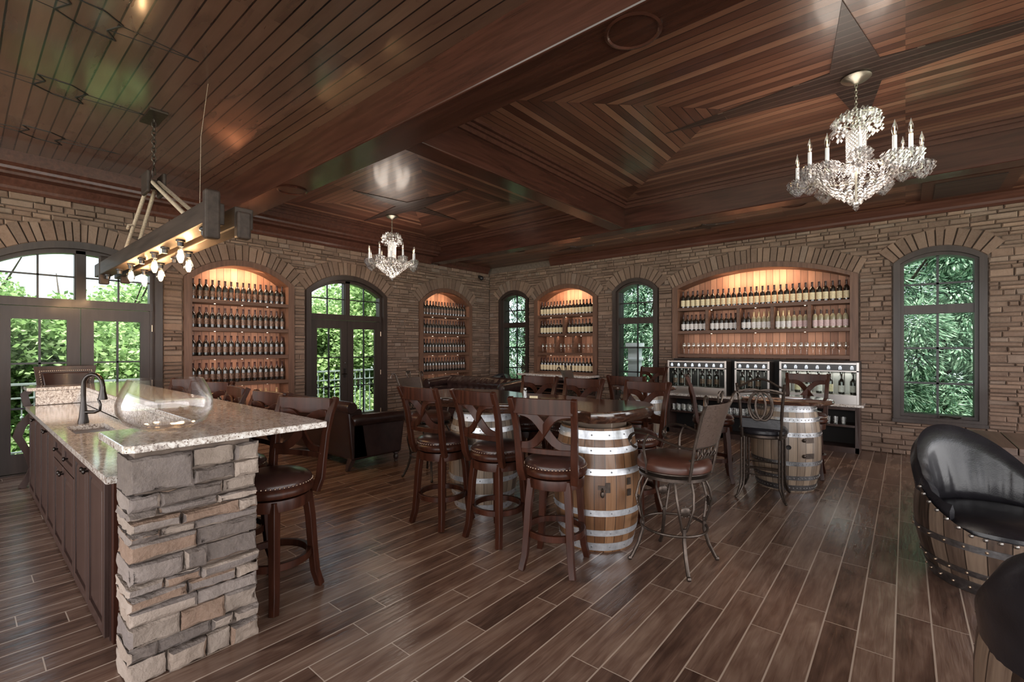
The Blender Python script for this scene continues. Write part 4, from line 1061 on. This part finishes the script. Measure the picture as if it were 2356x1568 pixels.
# ------------------------------------------------------------------ barrels
def bprof(z, H=.9, r0=.27, r1=.335): return r1 - (r1 - r0) * (2 * z / H - 1) ** 2
def barrel(name, label, loc, wd, hp, dull, hardware, rz=0):
    t_ = thing(name, label, 'barrel', loc, rz); H = .9
    m = M().lathe([(0, .02), (.25, .02), (.25, 0), (.27, 0)] + [(bprof(z), z) for z in [H * k / 16 for k in range(17)]] + [(.25, H), (.25, H - .025), (0, H - .025)], 52)
    obj('staves', m, wd, t_)
    for z0, z1 in ((.015, .075), (.13, .175), (.28, .325), (.575, .62), (.725, .77), (.825, .885)):
        m = M().lathe([(bprof(z0) + .001, z0), (bprof(z0) + .004, z0), (bprof(z1) + .004, z1), (bprof(z1) + .001, z1)], 52); h = obj('hoop', m, hp, t_)
        m = M(); zm = (z0 + z1) / 2; n = 52 if dull else 14
        for k in range(n): a = 2 * math.pi * (k + .3) / n; r = bprof(zm) + .004; m.ball((r * math.cos(a), r * math.sin(a), zm), .006 if dull else .007, 6)
        obj('rivets', m, steel_m if dull else hoopd_m, h)
    if hardware == 'latch':
        def cr(a, z, dr=.006): r = bprof(z) + dr; return (r * math.cos(a), r * math.sin(a), z)
        m = M()
        for a0, a1, z0, z1 in ((-.16, .07, .475, .505), (.0, .1, .455, .525)):
            vs = [cr(a0, z0), cr(a1, z0), cr(a1, z1), cr(a0, z1), cr(a0, z0, 0), cr(a1, z0, 0), cr(a1, z1, 0), cr(a0, z1, 0)]
            m.add(vs, [(0, 1, 2, 3), (0, 4, 5, 1), (1, 5, 6, 2), (2, 6, 7, 3), (3, 7, 4, 0)])
        m.ball(cr(-.07, .445, .012), .016, 8, sz=1.6); m.tube([cr(-.09, .47, .01), cr(-.07, .49, .016), cr(-.05, .47, .01)], .004, 6)
        for dz in (.42, .50): m.add([cr(.5, dz), cr(.62, dz), cr(.62, dz + .05), cr(.5, dz + .05)], [(0, 1, 2, 3)])
        m.xf(Matrix.Identity(4)); obj('latch', m, iron_m, t_)
    if hardware == 'bung':
        r = bprof(.45) + .002; m = M().lathe([(0, 0), (.018, 0), (.022, .003), (.024, .0)], 16); m.xf(Matrix.Translation((r, 0, .47)) @ Matrix.Rotation(R(90), 4, 'Y')); obj('bung_hole', m, dark_m, t_)
        m = M()
        for z in (.37, .53):
            P = lambda a, zz: ((bprof(zz) + .006) * math.cos(a), (bprof(zz) + .006) * math.sin(a), zz)
            m.add([P(.42, z + .015), P(.5, z - .012), P(.75, z - .012), P(.75, z + .042), P(.5, z + .042)], [(0, 1, 2, 3, 4)])
            m.ball(P(.42, z + .015), .02, 8)
        obj('strap_hinges', m, iron_m, t_)
    return t_
def face(ang): return R(ang)
# barrels' local +x is turned to the camera side
b1 = barrel('wine_barrel', 'glossy oak barrel with bright hoops under the right end of the long table', (-1.86, 3.24, 0), barrel_m, hoop_m, False, 'latch', R(-49))
b2 = barrel('wine_barrel', 'oak barrel with bright hoops under the left end of the long table', (-3.1, 3.26, 0), barrelg_m, hoop_m, False, '', R(-60))
b3 = barrel('wine_barrel', 'weathered barrel with bung hole carrying the round table top on the right', (-1.0, 5.8, 0), barrelg_m, hoopd_m, True, 'bung', R(-75))
b4 = barrel('wine_barrel', 'weathered barrel behind the long table, under the back round top', (-2.88, 6.3, 0), barrelg_m, hoopd_m, True, '', R(-60))
for k, bx in enumerate((-1.86, -3.1)):
    tag(obj('riser_block', M().box(bx - .24, bx + .2, 3.12, 3.36, .875, .955), barrelg_m, bevel=.006, smooth=False), 'oak riser block on the barrel under the %s end of the long table' % ('right' if k == 0 else 'left'), 'block')
rr = random.Random(4); pts = []
for k in range(26): x = lerp(-3.78, -1.6, k / 25); pts.append((x, 2.83 + .05 * math.sin(k * .9) + rr.uniform(-.015, .015) + (.14 if k == 25 else 0)))
pts += [(-1.53, 3.1), (-1.50, 3.3), (-1.50, 3.5), (-1.56, 3.62)]
for k in range(25): x = lerp(-1.66, -3.74, k / 24); pts.append((x, 3.68 + .045 * math.sin(k * .7 + 1) + rr.uniform(-.015, .015)))
pts += [(-3.82, 3.5), (-3.85, 3.2), (-3.83, 2.95)]
m = M(); n = len(pts); cx = sum(p[0] for p in pts) / n; cy = sum(p[1] for p in pts) / n
ins = [(lerp(p[0], cx, .02), lerp(p[1], cy, .035)) for p in pts]
vs = [(p[0], p[1], .955) for p in ins] + [(p[0], p[1], .985) for p in pts] + [(p[0], p[1], 1.03) for p in pts] + [(lerp(p[0], cx, .006), lerp(p[1], cy, .01), 1.04) for p in pts]
fs = [tuple(range(n - 1, -1, -1)), tuple(range(3 * n, 4 * n))] + [(q * n + i, q * n + (i + 1) % n, (q + 1) * n + (i + 1) % n, (q + 1) * n + i) for q in range(3) for i in range(n)]
m.add(vs, fs); tag(obj('live_edge_table_top', m, slab_m), 'long glossy live-edge wood slab resting on two oak barrels', 'table top')
for (bx, by, r_, lb) in ((-1.0, 5.8, .44, 'round dark wood table top on the right weathered barrel'), (-2.88, 6.3, .47, 'round dark wood table top on the barrel behind the long table')):
    tag(obj('round_table_top', M().lathe([(0, .902), (r_ - .02, .902), (r_, .91), (r_ + .004, .925), (r_ - .004, .94), (r_ - .02, .945), (0, .945)], 56, (0, 0, 0)), slab_m, loc=(bx, by, 0)), lb, 'table top')
tag(obj('place_mat', M().lathe([(0, .0), (.09, 0), (.09, .006), (0, .006)], 24), candle_m, loc=(-.93, 5.84, .945)), 'small white coaster on the round top of the right barrel table', 'coaster')
t_ = thing('shaker', 'small clear shaker standing on the long live-edge table', 'shaker', (-2.72, 3.42, 1.04)); obj('jar', M().lathe([(0, 0), (.02, 0), (.022, .05), (.014, .06), (0, .06)], 14), glass_m, t_); obj('lid', M().lathe([(.015, .06), (.016, .075), (0, .08)], 14), steel_m, t_)
t_ = tag(obj('card', M().box(-.035, .035, -.01, .01, 0, .035), labc_m, smooth=False, loc=(-2.45, 3.2, 1.041), rz=R(30)), 'little cream card lying on the long live-edge table', 'card')

# ------------------------------------------------------------------ sofas
def rbox(m, x0, x1, y0, y1, z0, z1): return m.box(x0, x1, y0, y1, z0, z1)
def soft(name, mb, mat, par, bev=.04, seg=4):
    o = obj(name, mb, mat, par, smooth=True); b = o.modifiers.new('round', 'BEVEL'); b.width = bev; b.segments = seg; b.limit_method = 'ANGLE'; b.angle_limit = R(50)
    o.data.polygons.foreach_set('use_smooth', [True] * len(o.data.polygons)); return o
def roll(m, x0, x1, y, z, r, n=14): return m.tube([(x0, y, z), (x0 + .02, y, z), (x1 - .02, y, z), (x1, y, z)], [r * .86, r, r, r * .86], 20)
t_ = thing('leather_sofa', 'dark leather sofa with rolled arms behind the bar stools, facing the left', 'sofa', (-6.02, 3.42, 0))
hw = .93
soft('back', M().add([(-hw, -.36, .12), (hw, -.36, .12), (hw, -.12, .12), (-hw, -.12, .12), (-hw, -.42, .74), (hw, -.42, .74), (hw, -.22, .74), (-hw, -.22, .74)], [(0, 3, 2, 1), (4, 5, 6, 7), (0, 1, 5, 4), (1, 2, 6, 5), (2, 3, 7, 6), (3, 0, 4, 7)]), leas_m, t_, .03)
obj('back_roll', roll(M(), -hw - .02, hw + .02, -.37, .76, .075), leas_m, t_)
for s in (-1, 1):
    a = soft('arm', M().add([(s * (hw - .16), -.36, .12), (s * hw, -.36, .12), (s * hw, .36, .12), (s * (hw - .16), .36, .12), (s * (hw - .16), -.36, .58), (s * hw, -.36, .58), (s * hw, .42, .56), (s * (hw - .16), .42, .56)], [(0, 3, 2, 1), (4, 5, 6, 7), (0, 1, 5, 4), (1, 2, 6, 5), (2, 3, 7, 6), (3, 0, 4, 7)]), leas_m, t_, .03)
    obj('arm_roll', M().tube([(s * (hw - .02), -.36, .60), (s * (hw - .02), -.34, .605), (s * (hw - .02), .42, .59), (s * (hw - .02), .45, .59)], [.06, .075, .075, .06], 18), leas_m, a)
for k in range(3): soft('seat_cushion', M().box(-.77 + k * .515, -.77 + (k + 1) * .515, -.15, .38, .28, .45), leas_m, t_, .05)
soft('base', M().box(-hw + .03, hw - .03, -.34, .36, .12, .29), leas_m, t_, .02)
for s in (-1, 1):
    obj('foot', M().tube([(s * (hw - .06), -.33, .13), (s * (hw - .05), -.37, .06), (s * (hw - .04), -.40, 0)], [.035, .028, .018], 8, rect=True), cab_m, t_)
    obj('foot', M().lathe([(0, .13), (.04, .13), (.042, .1), (.025, .085), (.036, .06), (.03, .03), (.018, .012), (.022, 0), (0, 0)], 14, (s * (hw - .07), .32, 0)), cab_m, t_)
# chesterfield
t_ = thing('tufted_sofa', 'button-tufted dark leather sofa near the back corner, facing us', 'sofa', (-6.62, 6.72, 0))
hw = .98
def tuft(w_, z0, z1, y, n=48, kz=16):
    m = M()
    for i in range(kz + 1):
        for j in range(n + 1):
            x = lerp(-w_, w_, j / n); z = lerp(z0, z1, i / kz)
            u = x / .16; v = (z - z0) / .13
            d = min(math.hypot((u - a) - (b % 2) * .5, v - b) for a in range(int(u) - 2, int(u) + 3) for b in range(0, 5))
            dep = .05 * min(1, d * 1.5) ** .6
            top = .09 * max(0, (z - (z1 - .12)) / .12) ** 2
            m.v.append((x, y - dep + top * 1.2, z - .0))
    for i in range(kz):
        for j in range(n): a = i * (n + 1) + j; m.f.append((a, a + 1, a + n + 2, a + n + 1)); m.m.append(0)
    return m
soft('back_body', M().box(-hw, hw, .1, .38, .12, .74), leas_m, t_, .05)
obj('tufted_back', tuft(hw - .05, .42, .86, .1), leas_m, t_, ang=80)
obj('back_roll', roll(M(), -hw, hw, .24, .80, .085), leas_m, t_)
for s in (-1, 1):
    soft('arm', M().box(s * (hw - .05), s * (hw + .14), -.38, .3, .12, .68), leas_m, t_, .04)
    obj('arm_roll', M().tube([(s * (hw + .05), -.42, .73), (s * (hw + .05), -.40, .73), (s * (hw + .05), .3, .78)], [.08, .1, .1], 18), leas_m, t_)
soft('seat_cushion', M().box(-hw + .05, hw - .05, -.42, .1, .28, .46), leas_m, t_, .05)
soft('base', M().box(-hw + .03, hw - .03, -.38, .3, .1, .28), leas_m, t_, .02)
for sx in (-1, 1):
    for sy in (-.33, .28): obj('foot', M().lathe([(0, .12), (.035, .12), (.038, .07), (.02, .02), (.025, 0), (0, 0)], 12, (sx * (hw - .05), sy, 0)), cab_m, t_)

# ------------------------------------------------------------------ leather barrel chairs
def barrel_chair():
    t_ = thing('barrel_chair', '', 'armchair'); n = 64
    # local +y is the way the chair faces; rim is low in front and high behind
    def prof(z): return .325 + .085 * math.sin(math.pi * min(1, z / .85))
    def rim(a):   # a = angle from the front
        q = (1 - math.cos(a)) / 2; return .40 + .22 * min(1, max(0, (q - .22) * 2.2))
    m = M(); K = 8
    for k in range(n):
        a = 2 * math.pi * k / n; fa = abs(((a - math.pi / 2 + math.pi) % (2 * math.pi)) - math.pi); top = rim(fa)
        for i in range(K + 1): z = .0 + top * i / K; r = prof(z); m.v.append((r * math.cos(a), r * math.sin(a), z))
    for k in range(n):
        j = (k + 1) % n
        for i in range(K): m.f.append((k * (K + 1) + i, j * (K + 1) + i, j * (K + 1) + i + 1, k * (K + 1) + i + 1)); m.m.append(0)
    m.cyl((0, 0), .31, .02, .36, 32)
    obj('barrel_staves', m, barreld_m, t_, ang=60)
    for z0, z1 in ((.0, .085), (.12, .16), (.29, .335)):
        h = obj('hoop', M().lathe([(prof(z0), z0 + .002), (prof(z0) + .006, z0 + .002), (prof(z1) + .006, z1), (prof(z1), z1)], 64), hoopd_m, t_)
        mm2 = M()
        for k in range(26): a = 2 * math.pi * k / 26; zm = (z0 + z1) / 2; r = prof(zm) + .006; mm2.ball((r * math.cos(a), r * math.sin(a), zm), .009, 8)
        obj('rivets', mm2, nail_m, h)
    soft_ = M(); 
    soft_.lathe([(0, .36), (.36, .36), (.385, .385), (.38, .42), (.33, .455), (.2, .475), (0, .48)], 48); s_ = obj('seat_cushion', soft_, leab_m, t_)
    # upholstered hood: leans outward behind, tapers to the front
    def hood(f0, f1, steps, thick):
        m = M(); A = R(104); nn = 48; kk = 14
        for j in range(nn + 1):
            fa = lerp(-A, A, j / nn); a = -math.pi / 2 + fa; q = math.cos(fa / A * math.pi / 2)
            bottom = .44 + .0 * q; top = .50 + .44 * max(0, q) ** 2.
            for i in range(kk + 1):
                # closed loop: up the inside, over, down the outside
                s = i / kk
                if s < .45: z = lerp(bottom, top, s / .45); off = -.045
                elif s < .55:
                    b = (s - .45) / .1 * math.pi; z = top + .04 * math.sin(b); off = -.045 * math.cos(b)
                else: z = lerp(top, bottom - .03, (s - .55) / .45); off = .045
                taper = .35 + .65 * min(1, q * 2.5); off *= taper
                r = .352 + .22 * max(0, z - .55) * q + off
                wr = .006 * math.sin(fa * 23) * max(0, 1 - abs(z - .6) * 5) if off < 0 else 0
                m.v.append(((r + wr) * math.cos(a), (r + wr) * math.sin(a), z))
        for j in range(nn):
            for i in range(kk): a = j * (kk + 1) + i; m.f.append((a, a + kk + 1, a + kk + 2, a + 1)); m.m.append(0)
            a = j * (kk + 1); m.f.append((a + kk, a + kk + kk + 1, a + kk + 1, a)); m.m.append(0)
        m.f.append(tuple(range(kk + 1))); m.m.append(0); m.f.append(tuple(nn * (kk + 1) + i for i in range(kk, -1, -1))); m.m.append(0)
        return m
    h_ = obj('leather_hood', hood(0, 0, 0, 0), leab_m, t_, ang=75)
    m = M()
    for k in range(44):
        a = 2 * math.pi * k / 44; fa = abs(((a - math.pi / 2 + math.pi) % (2 * math.pi)) - math.pi); z = rim(fa) - .0; r = prof(z) + .004; m.ball((r * math.cos(a), r * math.sin(a), z - .01), .0125, 8)
    obj('nailheads', m, steel_m, t_)
    return t_
bc = barrel_chair(); bc.location = (.47, 4.28, 0); bc.rotation_euler = (0, 0, R(-146)); bc.scale = (1.05, 1.05, .95); bc['label'] = 'black leather barrel armchair beside the planked table on the right'; bc['group'] = 'leather barrel armchairs'
dup(bc, (.60, 2.14, 0), R(-26), 'barrel armchair cut off at the bottom right corner, seen from behind', 'leather barrel armchairs').scale = (1.05, 1.05, 1.03)
dup(bc, (-6.98, 7.72, 0), R(60), 'barrel armchair with a round shiny back in the corner, behind the tufted sofa', 'leather barrel armchairs')
dup(bc, (-6.0, 7.6, 0), R(-60), 'barrel armchair in front of the first narrow window, mostly hidden by the tufted sofa', 'leather barrel armchairs')
# planked table on the right
t_ = thing('plank_table', 'low thick planked wood table at the right edge behind the barrel chair', 'table', (1.35, 5.5, 0))
m = M()
for k in range(7): m.box(-1.0 + k * .29 + .003, -1.0 + (k + 1) * .29 - .003, -.44, .46, .69, .745)
tp_ = wood('table_planks', (.075, .045, .035), (.16, .105, .08), .4, 'y', .5); obj('planks', m, tp_, t_, smooth=False, bevel=.004)
obj('apron', M().box(-.93, .98, -.40, -.37, .58, .69).box(-.93, .98, .39, .42, .58, .69).box(-.93, -.9, -.37, .39, .58, .69), tp_, t_, smooth=False)
for sx in (-1, 1):
    for sy in (-1, 1): obj('leg', M().box(sx * .86 - .05, sx * .86 + .05, sy * .33 - .05, sy * .33 + .05, 0, .58), tp_, t_, smooth=False, bevel=.004)

# ------------------------------------------------------------------ chandeliers
def chandelier():
    t_ = thing('crystal_chandelier', '', 'chandelier'); rr = random.Random(2)
    # origin on the ceiling, everything hangs down
    obj('canopy', M().lathe([(0, -.002), (.10, -.002), (.105, -.012), (.085, -.03), (.04, -.045), (.02, -.06), (0, -.062)], 32), brnz_m, t_)
    m = M()
    for k in range(10):
        z = -.075 - k * .024; pts = [(.009 * math.cos(b), 0, z + .017 * math.sin(b)) for b in [2 * math.pi * q / 10 for q in range(10)]]
        if k % 2: pts = [(p[1], p[0], p[2]) for p in pts]
        m.tube(pts, .0028, 5, closed=True)
    obj('chain', m, brnz_m, t_)
    m = M()
    for ring, (r, z, n, s) in enumerate(((.10, -.31, 12, .024), (.15, -.34, 16, .022), (.165, -.38, 18, .02), (.155, -.42, 18, .018), (.13, -.37, 14, .02), (.17, -.45, 14, .017), (.06, -.32, 8, .022), (.09, -.44, 12, .022), (.12, -.48, 12, .016))):
        for k in range(n): a = 2 * math.pi * (k + .5 * ring) / n; m.octa((r * math.cos(a), r * math.sin(a), z + rr.uniform(-.012, .012)), s, s * 1.15, seg=6)
    obj('crown_crystals', m, crystal_m, t_, smooth=False)['kind'] = 'stuff'
    m = M()
    for row in range(20):
        z = -.45 - row * .0165
        for k in range(16): a = 2 * math.pi * (k + .5 * row) / 16; m.octa((.062 * math.cos(a), .062 * math.sin(a), z), .0125, .012, seg=5)
    m.lathe([(.045, -.44), (.045, -.79)], 16)
    obj('crystal_column', m, crystal_m, t_, smooth=False)['kind'] = 'stuff'
    m = M()
    for row in range(13):
        q = row / 12; r = .29 * (1 - q) ** .95 + .01; z = -.80 - .25 * q ** 1.0; n = max(5, int(r * 95))
        for k in range(n): a = 2 * math.pi * (k + .5 * row) / n; m.octa((r * math.cos(a), r * math.sin(a), z + rr.uniform(-.006, .006)), .02, .023, seg=6)
    for r in (.08, .14, .20, .26):
        n = int(r * 110)
        for k in range(n): a = 2 * math.pi * k / n; m.octa((r * math.cos(a), r * math.sin(a), -.775 - rr.uniform(0, .02)), .017, .018, seg=6)
    m.octa((0, 0, -1.075), .025, .03, seg=6)
    obj('crystal_bowl', m, crystal_m, t_, smooth=False)['kind'] = 'stuff'
    obj('frame_rings', M().tube(circ(.29, -.79, 40), .006, 6, closed=True).tube(circ(.15, -.345, 30), .005, 6, closed=True).tube([(0, 0, -.3), (0, 0, -1.05)], .008, 8), brnz_m, t_)
    for k in range(12):
        a = 2 * math.pi * k / 12 + .13; r = .37 if k % 2 else .41; x, y = r * math.cos(a), r * math.sin(a); z0 = -.74 if k % 2 else -.79
        m = M(); m.tube([(.25 * math.cos(a), .25 * math.sin(a), -.80), ((r - .05) * math.cos(a), (r - .05) * math.sin(a), z0 - .06), (x, y, z0 - .04), (x, y, z0)], .006, 6)
        obj('arm', m, brnz_m, t_)
        m = M()
        for (rr_, zz, n, s) in ((.04, .005, 8, .017), (.068, -.012, 10, .021), (.066, -.042, 10, .021), (.045, -.075, 7, .021), (.016, -.10, 4, .021)):
            for q in range(n): b = 2 * math.pi * q / n; m.octa((x + rr_ * math.cos(b), y + rr_ * math.sin(b), z0 + zz + rr.uniform(-.006, .006)), s, s * 1.2, seg=6)
        cu = obj('crystal_cup', m, crystal_m, t_, smooth=False)
        obj('candle_sleeve', M().lathe([(0, z0), (.0145, z0), (.014, z0 + .125), (0, z0 + .125)], 14, (x, y, 0)), candle_m, cu)
        bu = M().lathe([(.008, z0 + .125), (.015, z0 + .145), (.019, z0 + .17), (.014, z0 + .2), (.005, z0 + .225), (.001, z0 + .245)], 12, (x, y, 0)); obj('flame_bulb', bu, glass_m, cu)
        obj('filament', M().tube([(x, y, z0 + .14), (x, y, z0 + .19)], .0035, 6), fil2_m, cu)
    return t_
ch = chandelier(); ch.location = (-.31, 4.75, 3.712); ch['label'] = 'large crystal chandelier with candle bulbs under the ceiling star at upper right'; ch['group'] = 'crystal chandeliers'
dup(ch, (-6.66, 4.75, 3.712), R(15), 'distant crystal chandelier hanging before the second pair of doors', 'crystal chandeliers')
for x in (-.31, -6.66): light('chandelier_glow', 'POINT', (x, 4.75, 3.0), 9, (1, .85, .72), .3)

# ------------------------------------------------------------------ beam pendant over the island
t_ = thing('beam_pendant_light', 'rustic double beam pendant with ropes and pulley over the island', 'pendant light', (-5.4, 1.19, 3.66))
obj('ceiling_plate', M().box(-.19, .19, -.07, .07, -.02, 0), iron_m, t_, smooth=False, bevel=.003)
m = M()
for k in range(11):
    z = -.035 - k * .040; pts = [(.016 * math.cos(b), 0, z + .028 * math.sin(b)) for b in [2 * math.pi * q / 10 for q in range(10)]]
    if k % 2: pts = [(p[1], p[0], p[2]) for p in pts]
    m.tube(pts, .0055, 6, closed=True)
m.tube([(-.05, 0, -.56), (-.045, 0, -.5), (0, 0, -.47), (.045, 0, -.5), (.05, 0, -.56)], .007, 6)
obj('chain', m, iron_m, t_)
bm_ = wood('pendant_beam_wood', (.022, .014, .011), (.05, .033, .026), .6, 'x', .5, .05, .2)
obj('pulley_block', M().box(-.11, .11, -.075, -.045, -.74, -.54).box(-.11, .11, .045, .075, -.74, -.54).box(-.035, .035, -.05, .05, -.68, -.6), bm_, t_, smooth=False, bevel=.012)
for y in (-.03, .03):
    for ex in (-1.02, 1.28): obj('rope', M().tube([(.04 * (1 if ex > 0 else -1), y, -.62), (ex, y * 1.6, -1.215)], .017, 10), rope_m, t_)
obj('rope_tie', M().tube([(-.55, -.035, -.93), (-.53, -.09, -.95), (-.51, -.1, -.99)], .012, 8), rope_m, t_)
for y, nm in ((-.09, 0), (.09, 1)): obj('beam', M().box(-1.9, 1.9, y - .06, y + .06, -1.345, -1.2), bm_, t_, smooth=False, bevel=.008)
for x in (-1.6, 1.9):
    for y, za, zb in ((-.11, -1.45, -1.13), (.08, -1.42, -1.235)): obj('end_block', M().box(x - .035, x + .035, y - .045, y + .045, za, zb), bm_, t_, smooth=False, bevel=.014)
SO = [(-.92, -.09, 0), (-.42, -.09, 1), (0, -.09, 0), (.43, -.09, 1), (.75, -.09, 0), (1.16, -.09, 1), (1.7, -.09, 0), (-1.3, .09, 0), (-.78, .09, 1), (-.16, .09, 1), (.3, .09, 0), (.69, .09, 1), (1.85, .09, 0), (-1.5, -.09, 0)]
for x, y, lit in SO:
    s_ = obj('socket', M().lathe([(0, -1.345), (.032, -1.345), (.032, -1.36), (.022, -1.365), (.02, -1.395), (0, -1.395)], 16, (x, y, 0)), black_m, t_)
    if lit:
        obj('bulb', M().lathe([(.014, -1.395), (.016, -1.41), (.034, -1.455), (.036, -1.475), (.03, -1.50), (.018, -1.518), (0, -1.523)], 18, (x, y, 0)), glass_m, s_)
        obj('filament', M().tube([(x + .016 * math.cos(q), y + .016 * math.sin(q), -1.42 - .003 * q - (.03 if q % 2 else 0)) for q in range(12)], .0035, 5), fil_m, s_)
        light('pendant_bulb_light', 'POINT', (-5.4 + x, 1.19 + y, 3.66 - 1.47), 5.5, (1, .58, .27), .03)
# curb the hanging cord seen next to it
t_ = tag(obj('hanging_cord', M().tube([(-4.39, 1.33, 3.66), (-4.12, 1.2, 3.1), (-3.8, 1.10, 2.46)], .0018, 5), rope_m), 'thin cord hanging from the ceiling boards right of the pulley', 'cord')
